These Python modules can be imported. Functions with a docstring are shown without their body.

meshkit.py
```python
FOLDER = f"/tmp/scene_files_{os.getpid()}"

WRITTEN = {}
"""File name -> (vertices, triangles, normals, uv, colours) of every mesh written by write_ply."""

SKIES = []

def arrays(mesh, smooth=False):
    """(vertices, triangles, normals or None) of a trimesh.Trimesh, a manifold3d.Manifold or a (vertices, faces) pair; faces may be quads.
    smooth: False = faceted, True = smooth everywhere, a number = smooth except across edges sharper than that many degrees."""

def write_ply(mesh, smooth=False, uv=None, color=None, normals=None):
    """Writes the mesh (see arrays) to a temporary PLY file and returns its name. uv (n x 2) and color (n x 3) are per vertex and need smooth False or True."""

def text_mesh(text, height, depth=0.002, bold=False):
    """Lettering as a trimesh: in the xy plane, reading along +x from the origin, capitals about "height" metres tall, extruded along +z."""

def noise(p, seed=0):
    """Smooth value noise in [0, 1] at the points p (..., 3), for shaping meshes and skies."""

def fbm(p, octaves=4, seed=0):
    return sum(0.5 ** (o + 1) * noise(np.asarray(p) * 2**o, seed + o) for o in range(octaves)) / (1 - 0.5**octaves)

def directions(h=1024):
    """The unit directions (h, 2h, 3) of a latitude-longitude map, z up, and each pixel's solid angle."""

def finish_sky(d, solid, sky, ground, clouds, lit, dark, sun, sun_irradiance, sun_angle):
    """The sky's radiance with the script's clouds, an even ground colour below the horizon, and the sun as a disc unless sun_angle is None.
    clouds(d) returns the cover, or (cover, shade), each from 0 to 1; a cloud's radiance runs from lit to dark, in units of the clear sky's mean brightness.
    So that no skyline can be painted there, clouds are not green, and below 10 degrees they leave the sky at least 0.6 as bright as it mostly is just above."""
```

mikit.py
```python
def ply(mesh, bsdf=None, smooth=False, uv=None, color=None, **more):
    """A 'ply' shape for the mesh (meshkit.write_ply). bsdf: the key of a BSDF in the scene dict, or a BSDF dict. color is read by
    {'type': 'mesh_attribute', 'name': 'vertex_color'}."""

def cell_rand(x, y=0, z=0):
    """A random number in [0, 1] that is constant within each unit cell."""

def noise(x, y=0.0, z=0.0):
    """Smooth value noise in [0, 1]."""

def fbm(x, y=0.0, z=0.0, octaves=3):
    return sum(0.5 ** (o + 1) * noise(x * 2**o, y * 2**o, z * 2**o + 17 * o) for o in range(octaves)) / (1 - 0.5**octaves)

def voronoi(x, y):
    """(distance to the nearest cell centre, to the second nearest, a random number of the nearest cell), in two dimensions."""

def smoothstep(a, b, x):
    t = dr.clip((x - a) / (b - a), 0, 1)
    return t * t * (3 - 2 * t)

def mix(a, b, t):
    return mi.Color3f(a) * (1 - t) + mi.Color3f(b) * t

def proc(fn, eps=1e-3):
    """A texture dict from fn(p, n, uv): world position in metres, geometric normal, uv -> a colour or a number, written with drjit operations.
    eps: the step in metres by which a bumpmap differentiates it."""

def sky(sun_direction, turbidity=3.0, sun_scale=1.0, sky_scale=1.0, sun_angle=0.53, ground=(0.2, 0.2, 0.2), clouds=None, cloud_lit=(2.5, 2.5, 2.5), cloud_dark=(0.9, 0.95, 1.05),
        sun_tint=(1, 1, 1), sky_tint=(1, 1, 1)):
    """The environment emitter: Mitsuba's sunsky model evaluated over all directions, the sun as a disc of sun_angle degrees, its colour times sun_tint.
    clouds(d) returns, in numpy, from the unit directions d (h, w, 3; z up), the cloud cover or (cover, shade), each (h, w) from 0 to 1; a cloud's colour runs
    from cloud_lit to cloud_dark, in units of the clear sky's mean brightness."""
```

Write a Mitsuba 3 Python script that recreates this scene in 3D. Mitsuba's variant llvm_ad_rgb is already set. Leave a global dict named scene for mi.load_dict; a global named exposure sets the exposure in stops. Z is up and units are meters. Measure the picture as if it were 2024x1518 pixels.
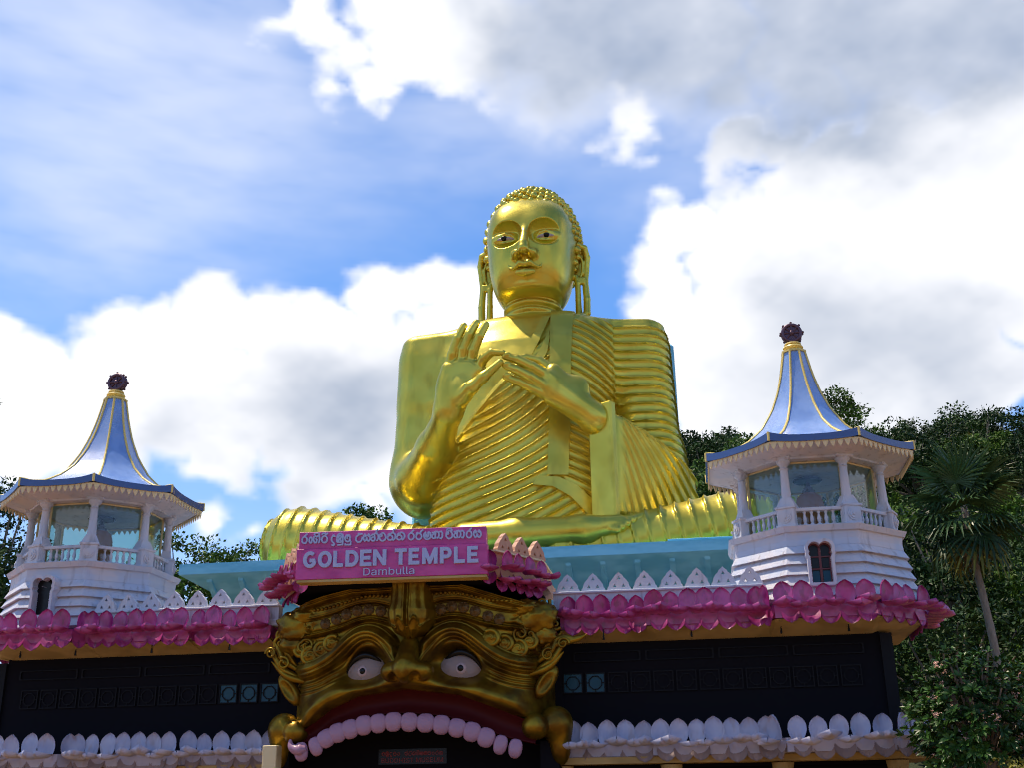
import math
import numpy as np, trimesh, mitsuba as mi, drjit as dr
import manifold3d as m3
from shapely.geometry import Polygon, LineString, Point
from shapely.ops import unary_union
from shapely import affinity
import mikit, meshkit

T = mi.ScalarTransform4f
scene, labels = {'type': 'scene'}, {}

# ------------------------------------------------------------------ camera, sky, exposure
PITCH, ROLL = math.radians(20.4), math.radians(0.8)
EYE = np.array([0, 0, 1.6])
_f = np.array([0, math.cos(PITCH), math.sin(PITCH)])
_u = np.array([0, -math.sin(PITCH), math.cos(PITCH)])
_r = np.array([1.0, 0, 0])
_up = _u * math.cos(ROLL) + _r * math.sin(ROLL)
scene['camera'] = {'type': 'perspective', 'fov': 48.15, 'fov_axis': 'x', 'near_clip': 0.1, 'far_clip': 5000.0,
                   'to_world': T().look_at(origin=EYE.tolist(), target=(EYE + _f).tolist(), up=_up.tolist())}
exposure = 1.4
SUN = (-0.36, 0.10, 0.93)

# clouds: puffs as (azimuth, elevation, radius[, weight]) in degrees, azimuth counted to the right of the way the visitor looks
PUFFS = [(-27.1, 20.0, 2.4), (-26.8, 21.5, 1.3), (-24.2, 19.0, 2.5), (-21.7, 19.8, 2.3), (-20.2, 21.2, 2.0), (-18.0, 21.6, 2.1), (-16.4, 23.1, 1.7), (-15.4, 23.8, 1.5), (-13.3, 23.0, 2.1), (-11.1, 22.7, 2.0), (-9.8, 22.7, 1.9), (-7.4, 24.3, 1.7), (-5.8, 24.6, 1.5), (-4.2, 25.2, 1.5), (-2.5, 24.7, 1.5), (-0.5, 24.4, 1.8), (-20.8, 17.7, 3.2), (-16.1, 19.4, 3.6), (-10.9, 19.4, 4.0), (-6.8, 20.3, 4.0), (-3.0, 21.4, 3.8), (-23.9, 16.7, 2.0), (-24.2, 15.7, 1.3), (-11.8, 16.7, 1.7), (-14.4, 17.0, 2.2), (-9.5, 16.7, 3.0), (-6.2, 17.3, 3.0), (-4.3, 15.3, 2.0), (-9.7, 15.0, 1.2), (-7.6, 14.3, 1.0), (-15.2, 13.3, 0.9), (-13.1, 12.6, 0.7), (-1.7, 15.6, 3.8), (8.3, 24.1, 2.0), (7.8, 25.6, 1.5), (9.0, 27.3, 1.5), (11.0, 27.6, 1.7), (12.8, 28.6, 1.7), (11.8, 30.4, 1.0), (12.8, 31.3, 1.4), (15.2, 31.0, 1.6), (13.6, 26.1, 3.6), (17.8, 28.0, 3.7), (17.2, 23.2, 4.6), (11.8, 21.8, 3.6), (22.4, 24.9, 4.8), (25.6, 29.0, 3.2), (21.5, 29.8, 2.4), (22.8, 19.6, 3.5), (17.9, 19.2, 3.0), (15.1, 16.1, 3.6), (21.2, 16.7, 3.4), (27.7, 23.9, 4.1), (29.3, 29.2, 3.0), (8.6, 21.6, 2.0), (10.3, 19.4, 2.9), (14.0, 18.1, 2.6)]
STREAK = [(-11.5, 37.6, 1.7), (-9.7, 36.1, 1.5), (-8.4, 34.5, 1.1), (-7.6, 33.8, 0.8), (-10.1, 34.2, 0.9), (-7.3, 37.2, 2.6), (-3.7, 37.5, 3.3), (-13.3, 36.9, 0.7), (-5.5, 35.4, 1.4), (7.2, 33.0, 1.1), (8.9, 28.5, 1.0), (6.3, 33.3, 0.7)]
CEILING = [(4.5, 37.4, 4.4), (10.5, 37.2, 4.9), (17.6, 36.0, 5.2), (22.9, 34.8, 5.0), (27.9, 33.9, 4.7), (13.1, 34.1, 3.0), (18.6, 33.1, 2.7), (-0.1, 37.6, 3.0), (29.8, 31.4, 3.0), (7.4, 35.6, 2.8), (2.3, 34.9, 1.7), (9.6, 42.9, 7.3), (24.3, 41.5, 7.4)]
GREYS = [(-10.9, 19.2, 2.7, 0.55), (-14.8, 19.2, 2.2, 0.45), (-8.3, 18.3, 3.0, 0.5), (-17.7, 18.0, 1.7, 0.35), (-4.4, 20.4, 2.0, 0.4), (-23.2, 18.2, 1.4, 0.15), (-9.8, 16.7, 2.0, 0.4), (20.8, 22.2, 3.4, 0.35), (22.8, 19.6, 3.1, 0.45), (16.9, 20.8, 2.8, 0.3), (14.9, 23.7, 1.7, 0.3), (12.9, 19.7, 2.9, 0.3), (20.0, 30.5, 1.3, 0.35), (14.5, 33.7, 2.1, 0.5), (10.4, 36.1, 4.6, 0.9), (4.5, 37.4, 3.5, 0.55), (17.5, 35.6, 4.4, 0.95), (23.0, 35.0, 4.1, 0.8), (27.8, 33.5, 2.8, 0.6), (9.6, 42.9, 7.3, 0.8), (24.3, 41.5, 7.4, 0.8), (11.6, 33.6, 1.6, 0.4)]
VEIL = [(-24.4, 34.8, 6.4, 0.5), (-18.8, 33.0, 5.9, 0.35), (-24.7, 29.0, 5.7, 0.35), (-14.4, 30.5, 4.7, 0.15), (-19.5, 27.7, 4.6, 0.12), (-8.8, 30.9, 4.8, 0.15), (2.8, 33.2, 3.8, 0.4), (9.9, 31.4, 2.9, 0.4), (-3.1, 33.5, 2.7, 0.3), (6.9, 28.7, 2.0, 0.25), (-14.9, 36.3, 2.7, 0.5)]


def clouds(d):
    az = np.degrees(np.arctan2(d[..., 0], d[..., 1]))
    el = np.degrees(np.arcsin(np.clip(d[..., 2], -1, 1)))
    ce = np.cos(np.radians(el))
    q = np.stack([d[..., 0], d[..., 1], d[..., 2] * 1.3], -1)
    n1 = meshkit.fbm(q * 9 + 3.1, 5, 3)
    n2 = meshkit.fbm(q * 34 + 7.7, 5, 9)
    n3 = meshkit.fbm(q * 4.0 + 1.3, 4, 21)
    n4 = meshkit.fbm(q * [14, 14, 40] + 4.4, 4, 51)
    wx = (meshkit.fbm(q * 22 + 50, 5, 31) - .5) * 3.4
    wy = (meshkit.fbm(q * 22 + 90, 5, 37) - .5) * 3.4
    ss = lambda a, b, x: np.clip((x - a) / (b - a), 0, 1) ** 2 * (3 - 2 * np.clip((x - a) / (b - a), 0, 1))

    def field(L, w):
        f = np.full(az.shape, -9.0)
        for a, e, r in L:
            f = np.maximum(f, r - np.hypot(((az - a + 180) % 360 - 180) * ce + wx * w, el - e + wy * w))
        return f

    def spread(L, w):
        f = np.zeros(az.shape)
        for a, e, r, k in L:
            f += k * np.exp(-.5 * (np.hypot(((az - a + 180) % 360 - 180) * ce + wx * w, el - e + wy * w) / (r * .75)) ** 2)
        return f
    body = ss(-.35, .75, field(PUFFS, .75) + (n2 - .5) * 1.9)
    streak = ss(-.5, 1.0, field(STREAK, 1.1) + (n2 - .5) * 3.6) * .92
    roof = ss(-1.2, 2.4, field(CEILING, 1.3) + (n1 - .5) * 2.5) * .93
    away = ss(34, 48, np.abs(az))
    rest = ss(.56, .68, n3 + .25 * (n1 - .5)) * np.maximum(away, ss(46, 60, el))
    veil = .60 * (1 - np.exp(-1.5 * spread(VEIL, 1.0) * (.30 + 1.4 * n4 * n1 * 2)))
    haze = .26 * ss(24, 4, el)
    cover = 1 - (1 - body) * (1 - streak) * (1 - roof) * (1 - rest * .95) * (1 - veil) * (1 - haze)
    shade = .92 * (1 - np.exp(-1.5 * spread(GREYS, 1.0) * np.maximum(np.maximum(body, roof), .3) * (.15 + 1.7 * n1)))
    shade = np.clip(shade + (n1 - .52) * .55 + (n2 - .5) * .22, 0, 1)
    shade = np.where(away > .5, np.clip(.25 + (n1 - .5) * .8, 0, 1), shade)
    return cover, shade


scene['sky'] = mikit.sky(SUN, turbidity=2.4, ground=(.10, .085, .06), clouds=clouds, cloud_lit=(2.45, 2.45, 2.5), cloud_dark=(.64, .82, 1.15), sky_tint=(.66, .94, 1.22), sky_scale=2.1, sun_scale=1.3)


# ------------------------------------------------------------------ materials
def rgb(c):
    return {'type': 'rgb', 'value': list(c)}


def M(key, c, rough=.6, bump=None, bscale=1.0, **kw):
    b = {'type': 'principled', 'base_color': c if isinstance(c, dict) else rgb(c), 'roughness': rough, **kw}
    if bump:
        b = {'type': 'bumpmap', 'arbitrary': bump, 'scale': bscale, 'bsdf': b}
    scene[key] = {'type': 'twosided', 'bsdf': b}


def P3(p, k):
    return p.x * k, p.y * k, p.z * k


def gold_col(p, n, uv):
    a = mikit.fbm(*P3(p, .55), octaves=4)
    b = mikit.fbm(p.x * 1.5, p.y * 1.5, p.z * .35, octaves=3)
    c = mikit.mix((.56, .445, .052), (.66, .535, .076), mikit.smoothstep(.25, .75, a))
    return mikit.mix(c, (.31, .22, .026), mikit.smoothstep(.55, .85, b) * .4)


def gold_rough(p, n, uv):
    return mikit.mix((.28,) * 3, (.38,) * 3, mikit.smoothstep(.3, .7, mikit.fbm(*P3(p, .8), octaves=3)))


def gold_bump(p, n, uv):
    return mikit.fbm(*P3(p, 1.1), octaves=4)


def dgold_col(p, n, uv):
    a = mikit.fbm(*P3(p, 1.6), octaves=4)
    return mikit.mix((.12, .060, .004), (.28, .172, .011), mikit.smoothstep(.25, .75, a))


def white_col(p, n, uv):
    a = mikit.fbm(p.x * 1.1, p.y * 1.1, p.z * .8, octaves=4)
    s = mikit.fbm(p.x * 5.0, p.y * 5.0, p.z * .5, octaves=3)
    c = mikit.mix((.41, .45, .53), (.50, .48, .50), mikit.smoothstep(.35, .65, a))
    return mikit.mix(c, (.24, .22, .23), mikit.smoothstep(.55, .85, s) * .6)


def pink_col(p, n, uv):
    a = mikit.fbm(*P3(p, 2.3), octaves=3)
    b = mikit.noise(*P3(p, .9))
    c = mikit.mix((.235, .015, .115), (.36, .045, .205), mikit.smoothstep(.3, .7, a))
    c = mikit.mix(c, (.42, .09, .26), mikit.smoothstep(.55, .9, b) * .5)
    return mikit.mix(c, (.10, .03, .05), mikit.smoothstep(.58, .80, mikit.fbm(p.x * 7, p.y * 7, p.z * 2.2, octaves=3)) * .55)


def lilac_col(p, n, uv):
    a = mikit.fbm(*P3(p, 2.0), octaves=4)
    c = mikit.mix((.33, .34, .46), (.42, .40, .48), mikit.smoothstep(.3, .7, a))
    return mikit.mix(c, (.36, .25, .22), mikit.smoothstep(.58, .82, mikit.fbm(p.x * 4, p.y * 4, p.z * 1.2, octaves=3)) * .6)


def plaster_col(p, n, uv):
    a = mikit.fbm(*P3(p, .9), octaves=4)
    return mikit.mix((.31, .205, .065), (.42, .29, .105), mikit.smoothstep(.3, .7, a))


def teal_col(p, n, uv):
    a = mikit.fbm(p.x * .7, p.y * .7, p.z * 1.8, octaves=4)
    return mikit.mix((.10, .38, .52), (.17, .48, .62), mikit.smoothstep(.3, .7, a))


def roof_col(p, n, uv):
    a = mikit.fbm(p.x * 2, p.y * 2, p.z * .9, octaves=3)
    return mikit.mix((.12, .22, .46), (.17, .28, .52), mikit.smoothstep(.3, .7, a))


def sign_col(p, n, uv):
    a = mikit.fbm(p.x * 1.3, p.y * 1.3, p.z * 2.2, octaves=4)
    return mikit.mix((.38, .022, .17), (.48, .05, .235), mikit.smoothstep(.3, .7, a))


def leaf_fn(dark, light, k=.35):
    def f(p, n, uv):
        a = mikit.noise(*P3(p, k)) * .38 + mikit.cell_rand(p.x * 1.6, p.y * 1.6, p.z * 1.6) * .30 + (mikit.noise(*P3(p, .085)) - .12) * .5
        return mikit.mix(dark, light, mikit.smoothstep(.2, .85, a))
    return f


def bark_col(p, n, uv):
    a = mikit.fbm(p.x * 6, p.y * 6, p.z * 1.5, octaves=3)
    return mikit.mix((.10, .08, .06), (.26, .22, .17), a)


def ground_col(p, n, uv):
    a = mikit.fbm(p.x * .25, p.y * .25, 0, octaves=4)
    return mikit.mix((.18, .10, .036), (.25, .15, .06), mikit.smoothstep(.3, .7, a))


def hill_col(p, n, uv):
    a = mikit.fbm(*P3(p, .3), octaves=4)
    return mikit.mix((.012, .02, .008), (.035, .05, .015), a)


pr = mikit.proc
M('gold', pr(gold_col), pr(gold_rough), bump=pr(gold_bump, .02), bscale=.008, metallic=.84, specular=.5)
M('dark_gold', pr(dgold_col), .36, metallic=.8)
M('white_paint', pr(white_col), .55)
M('pink_paint', pr(pink_col), .32, clearcoat=.4, clearcoat_gloss=.8)
M('lilac_paint', pr(lilac_col), .5)
M('tan_shade', (.27, .20, .19), .6)  # darker tan stands in for shade on the white eave's hanging petals
M('plaster', pr(plaster_col), .7)
M('teal_paint', pr(teal_col), .45)
M('blue_roof', pr(roof_col), .34, specular=1.0, clearcoat=.5, clearcoat_gloss=.9)
M('sign_pink', pr(sign_col), .38)
M('letter_paint', (.34, .37, .56), .45)
M('cream', (.62, .50, .27), .6)
M('yellow_trim', (.62, .47, .12), .4)
M('orange_paint', (.48, .25, .14), .5)
scene['shade_black'] = {'type': 'twosided', 'bsdf': {'type': 'diffuse', 'reflectance': rgb((.010, .010, .013))}}  # near black puts the shade under eaves and indoors into the colour
M('dark_frame', (.008, .008, .010), .5, specular=.1)
M('blue_glassy', (.02, .07, .10), .2, specular=.12)
M('red_wood', (.12, .018, .02), .5)
M('gum', (.05, .003, .004), .6, specular=.15)
M('tooth', (.31, .165, .235), .35)
M('eyeball', (.25, .195, .18), .4, specular=.2)
M('black', (.005, .005, .005), .3, specular=.25)
M('pale_pink', (.36, .27, .27), .4)
M('bronze', (.10, .055, .075), .4, metallic=.5)
M('terracotta', (.48, .14, .06), .55)
M('rosette_brown', (.10, .055, .014), .45, metallic=.5)  # brown carries both dirt and the shade of the recesses on gilt
M('red_letter', (.22, .012, .012), .5)
M('bark', pr(bark_col), .8)
M('ground_mat', pr(ground_col), .85)
M('hill_mat', pr(hill_col), .9)
M('petal_bloom', (.62, .36, .26), .6)
scene['glass'] = {'type': 'thindielectric', 'int_ior': 1.5, 'specular_transmittance': rgb((.58, .72, .64))}
M('navy', (.035, .075, .22), .25, specular=.6)


def leaf_mat(key, dark, light, k=.35, rough=.5):
    scene[key] = {'type': 'twosided', 'bsdf': {'type': 'principled', 'base_color': pr(leaf_fn(dark, light, k)), 'roughness': rough, 'specular': .18}}


leaf_mat('leaf_dark', (.006, .017, .004), (.034, .075, .011), .3)
leaf_mat('leaf_mid', (.016, .042, .005), (.11, .20, .022), .4)
leaf_mat('leaf_yellow', (.05, .06, .01), (.20, .19, .03), .4)
leaf_mat('leaf_palm', (.010, .028, .010), (.045, .09, .03), .5, .35)
leaf_mat('leaf_gloss', (.008, .028, .006), (.045, .11, .018), .8, .35)


# ------------------------------------------------------------------ building helpers
def numbered(key):
    if key not in scene and key not in labels:
        return key
    i = 1
    while f'{key}_{i:03d}' in scene or f'{key}_{i:03d}' in labels:
        i += 1
    return f'{key}_{i:03d}'


def thing(key, label, cat=None, group=None, kind=None):
    key = numbered(key)
    labels[key] = {'label': label}
    if cat: labels[key]['category'] = cat
    if group: labels[key]['group'] = group
    if kind: labels[key]['kind'] = kind
    return key


_next = {}


def add(parent, name, shape, tw=None, label=None, kind=None):
    base = f'{parent}__{name}' if parent else name
    i = _next.get(base, 0)
    key = base if i == 0 else f'{base}_{i:03d}'
    _next[base] = i + 1
    scene[key] = shape if tw is None else {**shape, 'to_world': tw}
    if label or kind:
        labels.setdefault(key, {})
        if label: labels[key]['label'] = label
        if kind: labels[key]['kind'] = kind
    return key


def ply(m, mat, smooth=False):
    return mikit.ply(m, mat, smooth=smooth)


def TM(v, f):
    f = np.asarray(f)
    if f.shape[1] == 4:
        f = np.vstack([f[:, [0, 1, 2]], f[:, [0, 2, 3]]])
    return trimesh.Trimesh(np.asarray(v, float), f, process=False)


def cat(*ms):
    return trimesh.util.concatenate([m for m in ms if m is not None])


def box(x0, x1, y0, y1, z0, z1, bev=0):
    if not bev:
        b = trimesh.creation.box((x1 - x0, y1 - y0, z1 - z0))
        b.apply_translation(((x0 + x1) / 2, (y0 + y1) / 2, (z0 + z1) / 2))
        return b
    pts = []
    for sx in (0, 1):
        for sy in (0, 1):
            for sz in (0, 1):
                p = np.array([(x0, x1)[sx], (y0, y1)[sy], (z0, z1)[sz]], float)
                s = np.array([1 - 2 * sx, 1 - 2 * sy, 1 - 2 * sz]) * bev
                for k in range(3):
                    q = p + s
                    q[k] = p[k]
                    pts.append(q)
    return trimesh.convex.convex_hull(np.array(pts))


def lathe(prof, n=24, a0=0, closed=True):
    prof = np.asarray(prof, float)
    a = a0 + np.arange(n) * 2 * math.pi / n
    v = np.stack([np.outer(prof[:, 0], np.cos(a)), np.outer(prof[:, 0], np.sin(a)), np.repeat(prof[:, 1:2], n, 1)], -1).reshape(-1, 3)
    f = []
    k = len(prof)
    for i in range(k - 1):
        for j in range(n):
            b = (j + 1) % n
            f.append([i * n + j, i * n + b, (i + 1) * n + b, (i + 1) * n + j])
    return TM(v, np.array(f))


def tube(pts, rad, seg=8, up=(0, 0, 1), flat=1.0):
    pts = np.asarray(pts, float)
    n = len(pts)
    rad = np.broadcast_to(np.asarray(rad, float), (n,))
    t = np.gradient(pts, axis=0)
    t /= np.linalg.norm(t, axis=1, keepdims=True) + 1e-12
    v0 = np.cross(t[0], up)
    if np.linalg.norm(v0) < 1e-3: v0 = np.cross(t[0], (1, 0, 0))
    vs = []
    nrm = v0 / np.linalg.norm(v0)
    for i in range(n):
        nrm = nrm - t[i] * (nrm @ t[i])
        nrm /= np.linalg.norm(nrm) + 1e-12
        b = np.cross(t[i], nrm)
        a = np.arange(seg) * 2 * math.pi / seg
        vs.append(pts[i] + rad[i] * (np.outer(np.cos(a), nrm) + flat * np.outer(np.sin(a), b)))
    v = np.vstack(vs + [pts[:1], pts[-1:]])
    f = []
    for i in range(n - 1):
        for j in range(seg):
            k = (j + 1) % seg
            f += [[i * seg + j, i * seg + k, (i + 1) * seg + k], [i * seg + j, (i + 1) * seg + k, (i + 1) * seg + j]]
    for j in range(seg):
        k = (j + 1) % seg
        f += [[n * seg, j, k][::-1], [n * seg + 1, (n - 1) * seg + j, (n - 1) * seg + k]]
    m = TM(v, f)
    if m.volume < 0: m.invert()
    return m


def extr(poly, depth):
    """shapely polygon in (x, z) -> solid with its front at y = 0 and its back at y = depth"""
    ms = []
    for g in getattr(poly, 'geoms', [poly]):
        if g.is_empty or g.area < 1e-6: continue
        m = trimesh.creation.extrude_polygon(g, depth, engine='earcut')
        v = m.vertices.copy()
        m = TM(np.stack([v[:, 0], depth - v[:, 2], v[:, 1]], 1), m.faces)
        if m.volume < 0: m.invert()
        ms.append(m)
    return cat(*ms)


def place(m, tw):
    A = np.array(T(tw).matrix, float) if not isinstance(tw, np.ndarray) else tw
    m = m.copy()
    m.apply_transform(A)
    return m


def rotz(deg): return T().rotate([0, 0, 1], deg)


def at(x, y, z, deg=0): return T().translate([x, y, z]).rotate([0, 0, 1], deg)


# signed-distance modelling: the surface is found on a grid that is refined only near the surface
def nets(f, lo, hi, h, band=2.2, cull=None):
    lo, hi = np.asarray(lo, float), np.asarray(hi, float)
    C = 4
    nb = np.ceil((hi - lo) / (h * C)).astype(int)
    n = nb * C
    cc = np.stack(np.meshgrid(*[(np.arange(k) + .5) * h * C for k in nb], indexing='ij'), -1) + lo - h * .5
    d = f(cc.reshape(-1, 3)).reshape(nb)
    V = np.repeat(np.repeat(np.repeat(d, C, 0), C, 1), C, 2).astype(np.float32)
    act = np.argwhere(np.abs(d) < h * C * band)
    off = np.stack(np.meshgrid(*[np.arange(C)] * 3, indexing='ij'), -1).reshape(-1, 3)
    for s in range(0, len(act), 20000):
        idx = (act[s:s + 20000, None, :] * C + off[None]).reshape(-1, 3)
        V[idx[:, 0], idx[:, 1], idx[:, 2]] = f(idx * h + lo)
    S = V < 0
    cs = [S[a:n[0] - 1 + a, b:n[1] - 1 + b, c:n[2] - 1 + c] for a in (0, 1) for b in (0, 1) for c in (0, 1)]
    cnt = sum(x.astype(np.int8) for x in cs)
    cells = np.argwhere((cnt > 0) & (cnt < 8))
    co = np.array([(a, b, c) for a in (0, 1) for b in (0, 1) for c in (0, 1)])
    vals = np.stack([V[cells[:, 0] + a, cells[:, 1] + b, cells[:, 2] + c] for a, b, c in co], 1)
    acc, num = np.zeros((len(cells), 3)), np.zeros((len(cells), 1))
    for i in range(8):
        for j in range(i + 1, 8):
            if np.abs(co[i] - co[j]).sum() == 1:
                a, b = vals[:, i], vals[:, j]
                m = (a < 0) != (b < 0)
                t = np.where(m, a / np.where(m, a - b, 1), 0)[:, None]
                acc += np.where(m[:, None], co[i] + t * (co[j] - co[i]), 0)
                num += m[:, None]
    verts = (cells + acc / num) * h + lo
    ID = np.full(V.shape, -1, np.int32)
    ID[cells[:, 0], cells[:, 1], cells[:, 2]] = np.arange(len(cells))
    quads = []
    for ax in range(3):
        e = np.eye(3, dtype=int)[ax]
        o1, o2 = np.eye(3, dtype=int)[(ax + 1) % 3], np.eye(3, dtype=int)[(ax + 2) % 3]
        s0 = S[tuple(slice(0, n[k] - e[k]) for k in range(3))]
        s1 = S[tuple(slice(e[k], n[k]) for k in range(3))]
        ed = np.argwhere(s0 != s1)
        ed = ed[(ed[:, (ax + 1) % 3] > 0) & (ed[:, (ax + 2) % 3] > 0)]
        g = lambda q: ID[q[:, 0], q[:, 1], q[:, 2]]
        q = np.stack([g(ed), g(ed - o1), g(ed - o1 - o2), g(ed - o2)], 1)
        ins = S[ed[:, 0], ed[:, 1], ed[:, 2]]
        q = np.where(ins[:, None], q, q[:, ::-1])
        quads.append(q[(q >= 0).all(1)])
    q = np.vstack(quads)
    m = TM(verts, q)
    if m.volume < 0: m.invert()
    return m


def smin(a, b, k):
    h = np.maximum(k - np.abs(a - b), 0) / k
    return np.minimum(a, b) - h * h * k * .25


def smax(a, b, k): return -smin(-a, -b, k)


def ell(p, c, r):
    q = (p - np.asarray(c)) / np.asarray(r)
    k0 = np.sqrt((q * q).sum(1))
    k1 = np.sqrt(((q / np.asarray(r)) ** 2).sum(1)) + 1e-9
    return k0 * (k0 - 1) / k1


def cap(p, a, b, r1, r2, sy=1.0):
    a, b = np.asarray(a, float), np.asarray(b, float)
    pa, ba = p - a, b - a
    t = np.clip(pa @ ba / (ba @ ba), 0, 1)
    q = pa - t[:, None] * ba
    if sy != 1.0: q = q * np.array([1, sy, 1])
    return np.sqrt((q * q).sum(1)) - (r1 + (r2 - r1) * t)


def chain(p, pts, rs, k=.12):
    d = None
    for i in range(len(pts) - 1):
        e = cap(p, pts[i], pts[i + 1], rs[i], rs[i + 1])
        d = e if d is None else smin(d, e, k)
    return d


def rbox(p, c, hs, r):
    q = np.abs(p - np.asarray(c)) - (np.asarray(hs) - r)
    return np.sqrt((np.maximum(q, 0) ** 2).sum(1)) + np.minimum(q.max(1), 0) - r


def sst(a, b, x):
    t = np.clip((x - a) / (b - a), 0, 1)
    return t * t * (3 - 2 * t)

# ------------------------------------------------------------------ the golden statue (x right, -y front, z up)
STW = T().translate([1.6, 79.9, 0]).rotate([0, 0, 1], -9)
statue = thing('golden_statue', 'colossal golden statue seated cross-legged in a pleated robe, hands raised before its chest', 'statue')


def sect(z, zs, vs): return np.interp(z, zs, vs)


def chest(p):
    x, y, z = p[:, 0], p[:, 1], p[:, 2]
    a = sect(z, [16, 20, 23.8, 26.5, 30, 33, 35.5, 37.2], [7.9, 7.3, 6.25, 5.9, 6.3, 6.5, 5.2, 2.6])
    b = sect(z, [16, 20, 24, 28, 31, 33.5, 35.5, 37], [4.9, 4.8, 4.4, 4.25, 4.3, 3.8, 2.9, 1.8])
    cy = sect(z, [16, 20, 24, 28, 31, 34, 37], [-.9, -1.0, -.9, -.6, -.25, .1, .3])
    k = (np.abs(x / a) ** 2.7 + np.abs((y - cy) / b) ** 2.7) ** (1 / 2.7)
    d = (k - 1) * np.minimum(a, b) * .8
    return smax(d, z - 36.25, .6)


def upper(p):
    """chest, shoulders and both upper arms without folds"""
    x, y, z = p[:, 0], p[:, 1], p[:, 2]
    yoke = rbox(p, (0, .35, 32.2), (9.75, 2.55, 3.6), 1.25)
    yoke = smax(yoke, (z - (36.25 - .105 * np.abs(x))) * .99, .9)
    d = smin(chest(p), yoke, .9)
    for s in (-1, 1):
        t = np.clip((34 - z) / 11, 0, 1)
        cx, hw = 8.0 + .45 * t, 1.75 + .25 * t
        q = np.stack([x - s * cx, y - .25 + .25 * t, z - 28.6], 1)
        arm = rbox(q, (0, 0, 0), (1.95, 2.45, 6.1), 1.5)
        arm = smin(arm, ell(p, (s * 8.45, .1, 24.2), (2.15, 2.5, 2.7)), 1.0)
        arm = smax(arm, (z - (36.25 - .105 * np.abs(x))) * .99, .9)
        d = smin(d, arm, .35 if s > 0 else .8)
    return d


def ridge(t, sharp=2.2, w=.105):
    u = t - np.floor(t)
    return np.exp(-((u - .5) / w) ** 2) + .30 * np.where(u < .5, u / .5, np.exp(-((u - .5) / .12) ** 2)) * sharp / 2.2


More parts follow.
